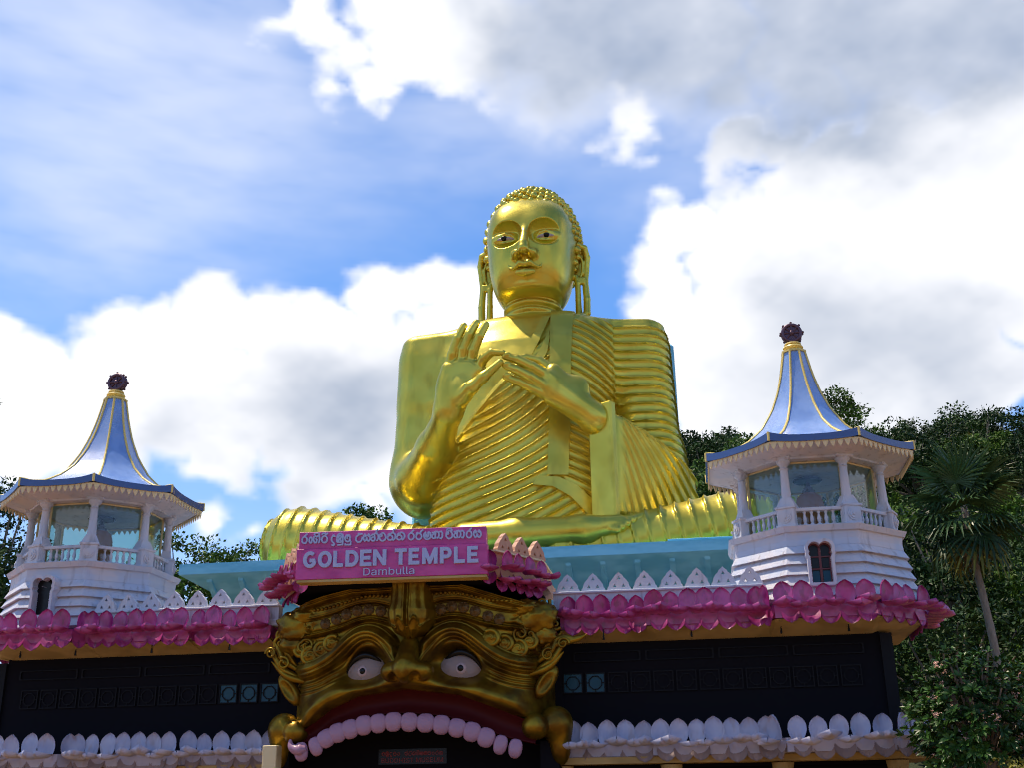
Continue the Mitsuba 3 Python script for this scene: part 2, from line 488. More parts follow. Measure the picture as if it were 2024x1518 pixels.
def robe_folds(p):
    x, y, z = p[:, 0], p[:, 1], p[:, 2]
    P = .67
    k = .020 + .026 * sst(22, 32, z)
    u = np.clip(x + 6.5, 0, None)
    f1 = (z - .17 * (x + 6.5) - k * u * u) / P
    v = np.clip(x - 2.6, 0, None)
    f2 = (z + .38 * v + .075 * v * v) / .64
    f3 = (z + .06 * np.abs(x - 7) + .15 * np.clip(y, -9, 0)) / .66
    armx = x > 6.25 + .0 * z
    mid = (x > 2.55) & ~armx & (z > 22.4 - 1.0 * (x - 2.6))
    t = np.where(armx, f3, np.where(mid, f2, f1))
    amp = np.where(armx, .15, np.where(mid, .13, .15))
    r = amp * ridge(t)
    edge = (z - (31.5 + 1.12 * (x + .25)))           # below this line the robe, above it bare skin
    on = sst(.10, -.10, edge * .66)
    on = on * sst(-7.4, -6.8, x) * sst(36.1, 35.2, z + .10 * np.abs(x))
    hem = .10 * np.exp(-((edge * .66 + .22) / .13) ** 2) * sst(-7.4, -6.8, x)
    return on * (.10 + r * sst(-.25, -.6, edge * .66)) + hem


def legs(p):
    x, y, z = p[:, 0], p[:, 1], p[:, 2]
    d = None
    for s in (-1, 1):
        hip = cap(p, (s * 5.5, .2, 18.3), (s * 15.4, -3.6, 18.6), 2.2, 2.55)
        shin = cap(p, (s * 15.8, -4.7, 18.75), (s * 2.8, -8.0, 17.0), 2.6, 1.15)
        e = smin(hip, shin, .8)
        d = e if d is None else smin(d, e, .3)
    d = smin(d, ell(p, (0, 0, 17.6), (8.0, 5.0, 2.4)), 1.0)
    t = (x + np.sign(x) * .22 * (z - 19) - .10 * np.sign(x) * (y + 5)) / .98
    u = ridge(t, .9, .085)
    return d - .17 * u * sst(1.5, 3.5, np.abs(x)) - .02


def sleeve(p):
    a, b = np.array([5.5, -7.1]), np.array([9.6, -.2])
    L = np.linalg.norm(b - a)
    e = (b - a) / L
    nrm = np.array([e[1], -e[0]])
    q = p[:, :2] - a
    t, n = q @ e, q @ nrm
    z = p[:, 2]
    top = 26.55 - .33 * np.clip(t, 0, L)
    zc, hz = (top + 18.9) / 2, (top - 18.9) / 2
    th = .75 + .9 * sst(0, L, t)
    bulge = .45 * np.sin(np.clip(t / L, 0, 1) * np.pi) * sst(18, 24, z)
    r = .7
    qq = np.stack([np.abs(t - L / 2 - .6) - (L / 2 + .6 - r), np.abs(n - bulge) - (th - r), np.abs(z - zc) - (hz - r)], 1)
    d = np.sqrt((np.maximum(qq, 0) ** 2).sum(1)) + np.minimum(qq.max(1), 0) - r
    ang = np.arctan2(29.5 - z, t + 1.6)
    folds = ridge(ang / .075, 1.6) * .17 * sst(.7, 1.3, t)
    return d - folds


def left_forearm(p):
    return chain(p, [(-8.25, -.6, 23.9), (-7.95, -1.8, 23.9), (-6.3, -4.8, 25.2), (-4.9, -7.5, 26.6)], [2.0, 1.85, 1.32, .88], .5)


def body(p):
    u = upper(p) - robe_folds(p)
    d = smin(u, smin(left_forearm(p), 1e3, .1), .35)
    sl = sleeve(p)
    d = smin(d, sl, .25)
    neck = cap(p, (.1, .15, 34.5), (.12, -.20, 39.5), 2.22, 2.12)
    for zz in (36.55, 37.15):
        g = np.abs(p[:, 2] - zz + .05 * np.abs(p[:, 0]))
        neck = neck - .10 * np.exp(-(g / .16) ** 2) + .08 * np.exp(-((g - .3) / .1) ** 2)
    return smin(d, neck, .25)


body_m = nets(body, (-11.6, -9.2, 18.2), (12.2, 3.0, 39.4), .072)
legs_m = nets(legs, (-19.2, -10.6, 15.6), (19.2, 3.0, 22.6), .105)

# hands: palm and five fingers each, meshed finely


def left_hand(p):
    d = left_forearm(p)
    W = np.array([-4.87, -7.55, 26.8])
    bases = [(-4.62, -8.0, 29.75), (-3.85, -8.05, 29.95), (-3.15, -8.1, 29.85), (-2.62, -8.2, 29.45)]
    palm = None
    for b, r in zip(bases, (.62, .62, .6, .58)):
        e = cap(p, W + np.array([.12, 0, .3]), b, .84, r)
        palm = e if palm is None else smin(palm, e, .35)
    palm = smin(palm, ell(p, (-4.95, -8.05, 28.2), (.62, .55, 1.35)), .4)
    palm = smin(palm, ell(p, (-4.55, -7.85, 27.45), (.98, .62, .75)), .4)
    mound = ell(p, (-3.62, -8.38, 28.0), (.72, .40, .95))
    palm = smin(palm, mound, .40)
    # creases of the palm
    palm = smax(palm, -cap(p, (-5.2, -8.95, 28.95), (-2.8, -9.15, 29.1), .13, .10), .15)
    palm = smax(palm, -cap(p, (-3.95, -9.15, 28.9), (-4.25, -9.05, 27.2), .10, .12), .15)
    d = smin(d, palm, .6)
    fin = [
        [(-4.62, -8.05, 29.9), (-4.38, -8.35, 30.75), (-4.0, -8.55, 31.8), (-3.55, -8.5, 32.7)],
        [(-3.85, -8.1, 30.0), (-3.62, -8.4, 31.0), (-3.15, -8.6, 32.0), (-2.68, -8.5, 32.85)],
        [(-3.12, -8.15, 29.95), (-2.92, -8.45, 30.85), (-2.45, -8.65, 31.8), (-2.02, -8.55, 32.65)],
        [(-2.62, -8.25, 29.5), (-2.15, -8.7, 30.12), (-1.55, -9.0, 30.42), (-.75, -9.15, 30.26)],
    ]
    rs = [(.36, .34, .30, .24), (.38, .36, .32, .26), (.37, .36, .32, .26), (.36, .34, .28, .20)]
    for f, r in zip(fin, rs):
        d = smin(d, chain(p, f, r, .05), .10)
    thumb = [(-4.1, -8.0, 27.3), (-2.95, -8.9, 28.0), (-2.1, -9.15, 28.6), (-.95, -9.2, 29.55)]
    return smin(d, chain(p, thumb, (.55, .46, .36, .24), .2), .22)


lh_m = nets(left_hand, (-6.4, -10.2, 25.9), (-.3, -6.4, 33.4), .05)


def right_hand(p):
    d = chain(p, [(9.0, -1.5, 23.6), (6.9, -4.7, 24.5), (5.2, -6.75, 25.75)], [1.6, 1.25, .92], .4)
    W = np.array([4.95, -6.95, 26.0])
    kn = [(2.45, -7.75, 29.2), (2.15, -8.25, 28.65), (2.05, -8.25, 27.9), (2.2, -7.95, 27.25)]
    palm = None
    for b, r in zip(kn, (.55, .52, .5, .5)):
        e = cap(p, W, b, .85, r)
        palm = e if palm is None else smin(palm, e, .4)
    palm = smin(palm, ell(p, (3.6, -7.3, 27.9), (1.2, .62, 1.15)), .4)
    d = smin(d, palm, .6)
    fin = [
        [(2.4, -7.7, 29.25), (1.45, -7.85, 30.0), (.6, -8.1, 30.2), (-.2, -8.5, 29.95)],
        [(2.15, -8.3, 28.68), (1.1, -8.75, 29.3), (.15, -8.98, 29.8), (-.62, -9.05, 30.02)],
        [(2.05, -8.3, 27.9), (1.0, -8.8, 28.55), (.1, -9.0, 29.05), (-.62, -9.02, 29.38)],
        [(2.2, -8.0, 27.25), (1.15, -8.45, 27.75), (.2, -8.75, 28.25), (-.66, -8.8, 28.66)],
    ]
    rs = [(.38, .36, .3, .22), (.37, .35, .31, .24), (.37, .35, .31, .24), (.36, .33, .29, .22)]
    for f, r in zip(fin, rs):
        d = smin(d, chain(p, f, r, .05), .08)
    for f in fin[1:]:                                   # nails
        e, g = np.array(f[3]), np.array(f[2])
        u = (e - g) / np.linalg.norm(e - g)
        c = e - u * .12 + np.array([.05, -.2, .1])
        d = smin(d, ell(p, c, (.26, .10, .16)), .02)
    thumb = [(3.3, -6.9, 28.5), (2.2, -6.95, 29.2), (1.2, -7.3, 29.7), (.25, -8.0, 29.6)]
    return smin(d, chain(p, thumb, (.6, .45, .36, .25), .1), .12)


rh_m = nets(right_hand, (-1.2, -10.2, 24.2), (6.6, -5.2, 31.0), .05)


def foot(p):
    d = chain(p, [(-3.4, -8.3, 17.9), (0, -8.7, 17.95), (4.2, -8.75, 18.0), (6.4, -8.3, 18.35)], [1.05, .98, .9, .62], .5)
    for q, r in (((7.9, -7.6, 18.85), .38), ((7.2, -8.1, 18.62), .34), ((6.9, -8.5, 18.35), .30), ((6.6, -8.75, 18.1), .28), ((6.3, -8.95, 17.85), .26)):
        d = smin(d, cap(p, (5.2, -8.55, 18.1), q, .42, r), .12)
    return d


foot_m = nets(foot, (-4.9, -10.2, 16.4), (8.8, -6.8, 19.7), .07)
add(statue, 'body', ply(cat(body_m, legs_m, lh_m, rh_m, foot_m), 'gold', True), STW)


# --- head
def head(p):
    x, y, z = p[:, 0] - .12, p[:, 1], p[:, 2]
    ax = np.abs(x)
    m = np.stack([ax, y, z], 1)                         # mirrored copy for paired features
    cran = ell(np.stack([x, y, z], 1), (0, .75, 42.9), (3.42, 3.9, 4.55))
    fx, fy, fz = x / (3.22 + .06 * np.clip(z - 41, -4, 3)), (y + .55) / 3.55, (z - 41.3) / 4.45
    k = (np.abs(fx) ** 3.2 + np.abs(fy) ** 2.5 + np.abs(fz) ** 3.1) ** (1 / 2.6)
    face = (k - 1) * 2.75
    d = smin(cran, face, .7)
    # the jaw turns under below the lip
    d = smax(d, ((y + 4.25) * -.85 + (z - 38.38 + .035 * ax * ax) * -3.2) / 3.31, .5)
    d = smin(d, ell(m, (0, -1.9, 38.0), (2.1, 1.6, .55)), .5)
    d = smax(d, -cap(m, (0, -4.75, 38.12), (1.5, -4.35, 38.28), .28, .15), .30)
    # orbits under arched brows
    d = smax(d, -ell(m, (1.56, -4.25, 41.93), (1.38, 1.34, 1.17)), .05)
    # lids and eyeball bulge
    d = smin(d, ell(m, (1.55, -3.05, 41.78), (1.12, .72, .66)), .16)
    d = smin(d, chain(m, [(.72, -3.45, 41.62), (1.1, -3.68, 41.93), (1.55, -3.74, 42.02), (2.05, -3.58, 41.93), (2.5, -3.12, 41.66)], [.07, .10, .11, .10, .06], .04), .08)
    d = smin(d, chain(m, [(.72, -3.45, 41.6), (1.1, -3.62, 41.38), (1.55, -3.66, 41.31), (2.05, -3.5, 41.38), (2.5, -3.12, 41.62)], [.04, .05, .05, .05, .03], .04), .12)
    # nose
    d = smin(d, chain(m, [(0, -3.75, 42.4), (0, -4.25, 41.6), (0, -4.85, 40.5), (0, -4.95, 40.12)], [.25, .26, .37, .40], .1), .20)
    d = smin(d, ell(m, (.56, -4.25, 40.0), (.38, .55, .36)), .30)
    d = smax(d, -ell(m, (.38, -4.66, 39.60), (.19, .34, .24)), .05)
    # lips
    d = smin(d, chain(m, [(0, -4.28, 39.14), (.32, -4.28, 39.22), (.95, -3.98, 38.95)], [.25, .27, .10], .06), .08)
    d = smin(d, cap(m, (0, -4.16, 38.52), (.52, -4.06, 38.6), .33, .22), .10)
    d = smin(d, chain(m, [(.9, -4.0, 38.95), (1.12, -3.92, 39.03), (1.24, -3.86, 39.28)], [.09, .08, .05], .04), .06)
    d = smax(d, -chain(m, [(0, -4.5, 38.80), (.45, -4.4, 38.82), (.98, -4.05, 38.88)], [.07, .07, .05], .02), .05)
    # ears with long pierced lobes
    loop = [(3.32, .35, 42.0), (3.62, .15, 42.5), (4.02, .30, 42.35), (4.2, .5, 41.6), (4.1, .55, 40.5), (3.98, .5, 39.6), (4.08, .35, 38.0), (4.05, .25, 36.8),
            (3.76, .2, 36.42), (3.44, .25, 36.8), (3.42, .3, 38.0), (3.42, .35, 39.4), (3.3, .4, 40.0)]
    ear = chain(m, loop, [.2, .24, .25, .24, .22, .24, .27, .28, .28, .26, .22, .22, .22], .06)
    ear = smin(ear, rbox(m, (3.7, .72, 41.0), (.45, .12, 1.35), .1), .1)
    ear = smin(ear, chain(m, [(3.62, .3, 41.85), (3.86, .38, 41.2), (3.8, .38, 40.3), (3.55, .35, 39.75)], [.1, .12, .12, .1], .04), .06)
    ear = smin(ear, rbox(m, (3.72, .35, 39.6), (.26, .16, .3), .1), .08)
    return smin(d, ear, .12)


head_m = nets(head, (-4.6, -5.9, 35.9), (4.9, 5.0, 47.9), .05)
add(statue, 'head', ply(head_m, 'gold', True), STW)


# eyes
def dome(c, r, n0, rows=6, cols=20, span=1.0):
    """a shallow lens round c facing n0"""
    v = []
    for i in range(rows + 1):
        a = i / rows * math.pi / 2 * span
        for j in range(cols):
            b = j / cols * 2 * math.pi
            v.append((math.sin(a) * math.cos(b) * r[0], -math.cos(a) * r[1], math.sin(a) * math.sin(b) * r[2]))
    f = [[i * cols + j, i * cols + (j + 1) % cols, (i + 1) * cols + (j + 1) % cols, (i + 1) * cols + j] for i in range(rows) for j in range(cols)]
    m = TM(np.array(v), np.array(f))
    m.apply_transform(trimesh.transformations.rotation_matrix(n0, (0, 0, 1)))
    m.apply_translation(c)
    m.fix_normals()
    return m


for s in (-1, 1):
    cx = .12 + s * 1.58
    v = dome((cx, -3.28, 41.66), (.84, .56, .24), s * .16)
    v.vertices[:, 2] -= (np.abs(v.vertices[:, 0] - cx) / .86) ** 2 * .05
    e = add(statue, 'eye', ply(v, 'pale_pink', True), STW)  # eye white darkened in its colour for the shade under the brow
    add(e, 'pupil', ply(dome((cx + (.02 if s < 0 else -.02), -3.43, 41.68), (.32, .53, .245), s * .12), 'black', True), STW)

# curls over the scalp
rng = np.random.default_rng(5)
cone = trimesh.creation.icosphere(subdivisions=2, radius=1.0)
cone.vertices = cone.vertices * np.where(cone.vertices[:, 2:] > 0, 1.15 - .25 * (cone.vertices[:, :1] ** 2 + cone.vertices[:, 1:2] ** 2), .6) * [1, 1, 1]
sw = np.arctan2(cone.vertices[:, 1], cone.vertices[:, 0])
cone.vertices *= (1 + .05 * np.sin(sw * 2 + cone.vertices[:, 2] * 7))[:, None]
curl = ply(cone, 'gold', True)
N = 560
C0, R0 = np.array([.12, .75, 42.9]), np.array([3.55, 4.02, 4.68])
k = 0
for i in range(N):
    zz = 1 - 2 * (i + .5) / N
    a = i * math.pi * (3 - math.sqrt(5))
    r = math.sqrt(1 - zz * zz)
    n = np.array([r * math.cos(a), r * math.sin(a), zz])
    p = C0 + n * R0
    hy = np.interp(p[2], [37, 40, 42, 43.3, 44.3, 44.9, 45.4, 46.0], [1.6, .4, -.4, -1.1, -2.0, -2.8, -3.6, -9])
    if p[1] < hy or p[1] > 2.6 or p[2] < 37.6: continue
    nn = n / R0
    nn /= np.linalg.norm(nn)
    sc = .335 * (1 + .08 * rng.standard_normal())
    ref = np.cross(nn, [0, 0, 1.0]) if abs(nn[2]) < .95 else np.cross(nn, [1.0, 0, 0])
    ref /= np.linalg.norm(ref)
    A = np.eye(4)
    A[:3, 0], A[:3, 1], A[:3, 2], A[:3, 3] = ref * sc, np.cross(nn, ref) * sc, nn * sc, p
    add(statue, 'hair_curl', curl, STW @ T(A.tolist()))


# --- sashes and borders laid on the folds
def on_front(f, xz, y0=-11.0, dirn=(0, 1, 0)):
    p = np.stack([xz[:, 0], np.full(len(xz), y0), xz[:, 1]], 1)
    for _ in range(70):
        p[:, 1] += np.clip(f(p), -.2, 1.0) * .7
    return p


def strip(f, left, right, nu, nv, lift, thick, spread=None):
    """a band between two polylines (x, z) laid on the front of f"""
    def res(pl, n):
        pl = np.asarray(pl, float)
        s = np.concatenate([[0], np.cumsum(np.linalg.norm(np.diff(pl, axis=0), axis=1))])
        return np.stack([np.interp(np.linspace(0, s[-1], n), s, pl[:, k]) for k in (0, 1)], 1)
    a, b = res(left, nv), res(right, nv)
    g = a[:, None] + (b - a)[:, None] * np.linspace(0, 1, nu)[None, :, None]
    p = on_front(f, g.reshape(-1, 2)).reshape(nv, nu, 3)
    y = p[..., 1].copy()
    for _ in range(3):
        y[1:-1] = (y[:-2] + y[1:-1] + y[2:]) / 3
    p[..., 1] = np.minimum(p[..., 1], y) - lift
    back = p + [0, thick, 0]
    V = np.vstack([p.reshape(-1, 3), back.reshape(-1, 3)])
    q = nv * nu
    F = []
    for i in range(nv - 1):
        for j in range(nu - 1):
            o = i * nu + j
            F += [[o, o + 1, o + nu + 1, o + nu], [q + o, q + o + nu, q + o + nu + 1, q + o + 1]]
    for i in range(nv - 1):
        for j, flip in ((0, 0), (nu - 1, 1)):
            o = i * nu + j
            w = [o, o + nu, q + o + nu, q + o]
            F.append(w if not flip else w[::-1])
    for j in range(nu - 1):
        for i, flip in ((0, 1), (nv - 1, 0)):
            o = i * nu + j
            w = [o, o + 1, q + o + 1, q + o]
            F.append(w[::-1] if flip == 0 else w)
    m = TM(V, np.array(F))
    if m.volume < 0: m.invert()
    return m


add(statue, 'shoulder_sash', ply(strip(upper, [(1.78, 36.3), (1.85, 33), (1.8, 28), (1.62, 22.55)], [(3.45, 36.15), (3.38, 33), (3.25, 28), (3.02, 22.5)], 6, 60, .46, .6), 'gold', 40), STW, label='smooth vertical sash hanging from the shoulder')
rb = lambda p: upper(p) - .05
add(statue, 'robe_border', ply(strip(rb, [(1.0, 22.5), (2.4, 22.35), (3.6, 21.75), (4.7, 20.6), (5.6, 19.2)], [(.6, 21.9), (2.0, 21.7), (3.1, 21.0), (4.1, 19.9), (4.8, 18.6)], 6, 30, .42, .6), 'gold', 40), STW)
for (l, r) in (([(1.15, 35.4), (.45, 33.2), (-.6, 30.9)], [(1.75, 35.4), (1.05, 33.0), (0, 30.5)]), ([(1.75, 34.0), (1.2, 32.4), (.3, 30.6)], [(1.8, 33.2), (1.65, 32.0), (1.0, 30.5)])):
    add(statue, 'robe_fold', ply(strip(upper, l, r, 5, 20, .34, .5), 'gold', 40), STW)
e = np.array([4.1, 6.9, 0]) / np.linalg.norm([4.1, 6.9])
band = box(-.32, .32, -.95, .95, 19.0, 26.9, .12)
A = np.eye(4)
A[:3, 0], A[:3, 1], A[:3, 3] = e, np.array([-e[1], e[0], 0]), (5.5, -7.0, 0)
add(statue, 'sleeve_border', ply(place(band, A), 'gold', 30), STW)

# ------------------------------------------------------------------ pale blue pedestal and back panel
ped = thing('statue_pedestal', 'pale blue flat roofed pedestal block carrying the golden statue', 'pedestal')
slab = np.array([(-21.7, -10.6, 16.62), (22.5, -10.6, 16.62), (22.5, 6, 16.62), (-21.7, 6, 16.62), (-21.7, -10.6, 15.95), (22.5, -10.6, 15.95), (22.5, 6, 15.95), (-21.7, 6, 15.95),
                 (-18.9, -8.2, 14.4), (19.7, -8.2, 14.4), (19.7, 4.5, 14.4), (-18.9, 4.5, 14.4)])
add(ped, 'top_slab', ply(trimesh.convex.convex_hull(slab), 'teal_paint'), STW)
add(ped, 'upper_step', ply(box(9.4, 21.9, -10.2, 5, 16.62, 16.84, .03), 'teal_paint'), STW)
add(ped, 'block', ply(box(-18.5, 19.3, -7.8, 4, 2.0, 14.4), 'teal_paint'), STW)
br = ply(trimesh.convex.convex_hull(np.array([(-.17, -10.3, 15.95), (.17, -10.3, 15.95), (-.17, -10.1, 15.5), (.17, -10.1, 15.5), (-.17, -8.6, 14.3), (.17, -8.6, 14.3), (-.17, -8.5, 15.95), (.17, -8.5, 15.95)])), 'teal_paint')
for x in np.arange(-19.8, 21, 2.1):
    add(ped, 'bracket', br, STW @ T().translate([float(x), 0, 0]))
add(ped, 'back_panel', ply(box(-9.9, 10.45, 3.0, 5.5, 16.62, 35.0, .2), 'teal_paint'), STW)

# ------------------------------------------------------------------ ground and the temple building (x along the facade, -y towards the visitor)
scene['ground'] = ply(box(-1500, 1500, -500, 2500, -2, 0), 'ground_mat')
labels['ground'] = {'label': 'sandy forecourt and land around the temple', 'kind': 'structure'}
BTW = T().translate([-4.67, 52, 0]).rotate([0, 0, 1], -9)
bld = thing('temple_building', 'two storey temple building with pink lotus petal eaves and a white parapet of pierced merlons', 'building')


def petal(L, W, path, cup, n=9, m=8, thick=.03, curl=0.0, tip=.16):
    """a lotus petal: path(t) -> (y, z) of its spine, cup = how far the rims stand off the spine"""
    t = np.linspace(0, 1, n)
    half = W / 2 * np.interp(t, [0, .12, .35, .6, .8, .93, 1], [.62, .80, 1.0, .97, .74, .40, tip * .3])
    yz = np.array([path(a) for a in t])
    d = np.gradient(yz, axis=0)
    d /= np.linalg.norm(d, axis=1, keepdims=True)
    nrm = np.stack([d[:, 1], -d[:, 0]], 1)
    s = np.linspace(-1, 1, m)
    V = []
    for side in (0, 1):
        for i in range(n):
            for a in s:
                o = -cup * a * a * (1 - .4 * t[i]) - side * thick + curl * abs(a) ** 3 * t[i] + .012 * math.cos(a * 9) * t[i]
                V.append((half[i] * a, yz[i, 0] + nrm[i, 0] * o, yz[i, 1] + nrm[i, 1] * o))
    q = n * m
    F = []
    for i in range(n - 1):
        for j in range(m - 1):
            o = i * m + j
            F += [[o, o + 1, o + m + 1, o + m], [q + o, q + o + m, q + o + m + 1, q + o + 1]]
    for i in range(n - 1):
        for j in (0, m - 1):
            o = i * m + j
            F.append([o, o + m, q + o + m, q + o])
    for i in (0, n - 1):
        for j in range(m - 1):
            o = i * m + j
            F.append([o, o + 1, q + o + 1, q + o])
    mm = TM(np.array(V), np.array(F))
    mm.fix_normals()
    return mm


rng = np.random.default_rng(11)


def petal_set(mat, under=None):
    up = [ply(petal(1, .80, lambda t, k=k: (-.02 - .22 * t + k * t * t, .92 * t), .19), mat, 75) for k in (.10, .22, .16)]
    mid = [ply(petal(1, .98, lambda t, k=k: (-.25 - 1.08 * t, -.06 * t - .12 * t * t + k * t ** 4), -.13, curl=.10), mat, 75) for k in (.26, .36, .20)]
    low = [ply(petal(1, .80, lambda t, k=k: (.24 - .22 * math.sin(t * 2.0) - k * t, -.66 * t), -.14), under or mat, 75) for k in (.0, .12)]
    return up, mid, low


def petal_run(parent, path, z, sets, TW, step=.76, rows=(1, 1, 1), scale=1.0):
    """three rings of petals along a polyline (x, y) whose outside is on its right-hand side"""
    up, mid, low = sets
    for a, b in zip(path[:-1], path[1:]):
        a, b = np.array(a, float), np.array(b, float)
        L = np.linalg.norm(b - a)
        if L < .5: continue
        deg = math.degrees(math.atan2(b[1] - a[1], b[0] - a[0]))
        n = max(1, round(L / step))
        for row, kinds, off, dz in ((0, up, 0, .06), (1, mid, .5, -.06), (2, low, .25, -.06)):
            if not rows[row]: continue
            for i in range(n + (row == 1)):
                p = a + (b - a) * np.clip((i + .5 - off * (row == 1) + (off if row == 2 else 0)) / n, .36 / L * scale, 1 - .36 / L * scale)
                j = rng.standard_normal(4)
                s = scale * (1 + .05 * j[3])
                name = ('upright_petal', 'spread_petal', 'hanging_petal')[row]
                add(parent, name, kinds[rng.integers(len(kinds))],
                    TW @ T().translate([float(p[0]), float(p[1]), z + dz]).rotate([0, 0, 1], deg + 4 * j[0]).rotate([1, 0, 0], 3.5 * j[1]).rotate([0, 1, 0], 2.5 * j[2]).scale([float(s)] * 3))


def poly_slab(pts, z0, z1, z0b=None):
    """a slab over a polygon of (x, y)"""
    m = trimesh.creation.extrude_polygon(Polygon(pts), z1 - z0, engine='earcut')
    m.apply_translation((0, 0, z0))
    return m


def mirror(path): return [(-x, y) for x, y in path][::-1]


EAVE = [(6.7, .2), (10.5, .2), (10.5, -.2), (15.6, -.2), (15.94, -.85), (20.1, -.85), (22.4, 1.45), (22.4, 6.4)]
PINK, LILAC = petal_set('pink_paint'), petal_set('lilac_paint', 'tan_shade')
WALL_Y = 1.5
for side in (1, -1):
    path = EAVE if side == 1 else mirror(EAVE)
    ZE = 9.46 if side == 1 else 9.60
    inner = [(path[0][0], 9), *path, (path[-1][0], 9)] if side == 1 else [(path[0][0], 9), *path, (path[-1][0], 9)]
    core = add(bld, 'lotus_eave', ply(poly_slab(inner, ZE - .45, ZE + .12), 'pink_paint'), BTW, label='pink lotus petal eave, ' + ('right' if side == 1 else 'left') + ' wing')
    petal_run(core, path, ZE, PINK, BTW)
    # sloping soffit from the eave back and down to the wall
    rail = np.array(path[:-1] if side == 1 else path[1:])
    inn = np.array([(x * .995 if abs(x) < 19.4 else math.copysign(min(abs(x), 20.4), x), WALL_Y + .1 if abs(x) < 22.3 else 2.2) for x, y in rail])
    V = np.vstack([np.c_[rail, np.full(len(rail), ZE - .50)], np.c_[inn, np.full(len(rail), ZE - .92)]])
    n = len(rail)
    F = [[i, i + 1, n + i + 1, n + i] for i in range(n - 1)]
    sof = TM(np.vstack([V, V + [0, 0, .12]]), np.array([f for f in F] + [[2 * n + q for q in f[::-1]] for f in F]))
    add(bld, 'soffit', ply(sof, 'plaster'), BTW, label='ochre sloping soffit under the pink eave')
    flat = Polygon(inner).buffer(-.08, join_style=2)
    fm = trimesh.creation.extrude_polygon(flat, .06, engine='earcut')
    fm.apply_translation((0, 0, ZE - .53))
    add(bld, 'soffit', ply(fm, 'plaster'), BTW)
    hk = ply(cat(tube([(0, 0, 0), (0, 0, -.28)], .025, 6), tube([(0, 0, -.28), (0, 0, -.5)], [.035, .06], 6)), 'black')
    for x in (8.6, 12.4, 16.2, 19.0):
        add(bld, 'bulb_holder', hk, BTW @ T().translate([side * x, .15, ZE - .46]))
    # upper storey wall: a band of glazing, coloured near black for the eave shade
    x0, x1 = (5.6, 20.4) if side == 1 else (-20.4, -5.6)
    add(bld, 'upper_wall', ply(box(x0, x1, WALL_Y + .02, 10, 3.2, ZE + .1), 'shade_black'), BTW, label='upper storey wall coloured near black for the shade of the eave')
    add(bld, 'wall_corner', ply(box(min(side * 20.4, side * 20.9), max(side * 20.4, side * 20.9), WALL_Y - .15, 10, 3.2, 8.55), 'dark_frame'), BTW)
    octo = LineString([(.30 * math.cos(a), .30 * math.sin(a)) for a in np.arange(8) * math.pi / 4 + math.pi / 8] + [(.30 * math.cos(math.pi / 8), .30 * math.sin(math.pi / 8))]).buffer(.02)
    rect = Polygon([(-.44, -.44), (.44, -.44), (.44, .44), (-.44, .44)])
    for i, x in enumerate(np.arange(7.05, 19.6, 1.0)):
        lit = i < 2 or (i < 3 and side == -1)  # panes near the gate get their reflection as a blue base colour
        w = add(bld, 'window', ply(cat(extr(rect.difference(rect.buffer(-.05, join_style=2)), .12), extr(unary_union([octo, LineString([(0, -.3), (0, -.42)]).buffer(.02), LineString([(-.3, 0), (-.42, 0)]).buffer(.02), LineString([(.3, 0), (.42, 0)]).buffer(.02)]), .05)), 'dark_frame'),
                BTW @ T().translate([side * float(x), WALL_Y - .08, 6.82]))
        pn = extr(rect.buffer(-.045, join_style=2), .02)
        pn.apply_translation((0, .06, 0))
        add(w, 'pane', ply(pn, 'blue_glassy' if lit else 'shade_black'), BTW @ T().translate([side * float(x), WALL_Y - .08, 6.82]))
    tr = Polygon([(-1.5, -.22), (1.5, -.22), (1.5, .22), (-1.5, .22)]).buffer(.0)
    tr2 = Polygon([(-1.35, -.1), (1.35, -.1), (1.35, .1), (-1.35, .1)]).buffer(.08)
    for x in (8.6, 11.8, 15.0, 18.2):
        add(bld, 'transom_panel', ply(extr(tr.difference(tr2), .08), 'dark_frame'), BTW @ T().translate([side * x, WALL_Y - .07, 7.95]))
    # parapet band, its ledge and the pierced merlons
    px0, px1 = (6.4, 15.6) if side == 1 else (-15.6, -6.4)
    add(bld, 'parapet', ply(cat(box(px0, px1, .35, .85, ZE + .1, 10.58), box(px0, px1, .22, .95, 10.58, 10.68, .02), box(px0, px1, .30, .86, ZE + .12, ZE + .40, .02)), 'white_paint'), BTW)
    mer = Polygon([(-.55, 0), (-.52, .12), (-.46, .20), (-.43, .34), (-.36, .44), (-.30, .52), (-.21, .60), (-.18, .68), (-.08, .76), (0, .84), (.08, .76), (.18, .68), (.21, .60), (.30, .52), (.36, .44), (.43, .34), (.46, .20), (.52, .12), (.55, 0)])
    tri = Polygon([(-.085, 0), (.085, 0), (0, .15)])
    holes = unary_union([affinity.translate(tri, -.2, .15), affinity.translate(tri, .2, .15), affinity.translate(tri, 0, .50)])
    merl = ply(extr(mer.difference(holes), .26), 'white_paint')
    for i in range(8):
        add(bld, 'merlon', merl, BTW @ T().translate([side * (7.05 + 1.15 * i), .42, 10.68]).rotate([0, 1, 0], float(rng.normal(0, .7))).scale([float(1 + rng.normal(0, .015))] * 3))
    # lower eave with white petals
    lp = [((6.75 if side == 1 else 5.9) if x < 7 else x, y) for x, y in EAVE]
    lpath = lp if side == 1 else mirror(lp)
    inner = [(lpath[0][0], 9), *lpath, (lpath[-1][0], 9)]
    low = add(bld, 'lower_lotus_eave', ply(poly_slab(inner, 3.65, 4.2), 'lilac_paint'), BTW, label='white lotus petal eave over the ground floor, ' + ('right' if side == 1 else 'left') + ' wing')
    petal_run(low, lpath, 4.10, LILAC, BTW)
    add(bld, 'lower_soffit', ply(poly_slab([(side * 5.9, .1), (side * 22, .1), (side * 22, 6), (side * 5.9, 6)][::side], 3.35, 3.62), 'plaster'), BTW)
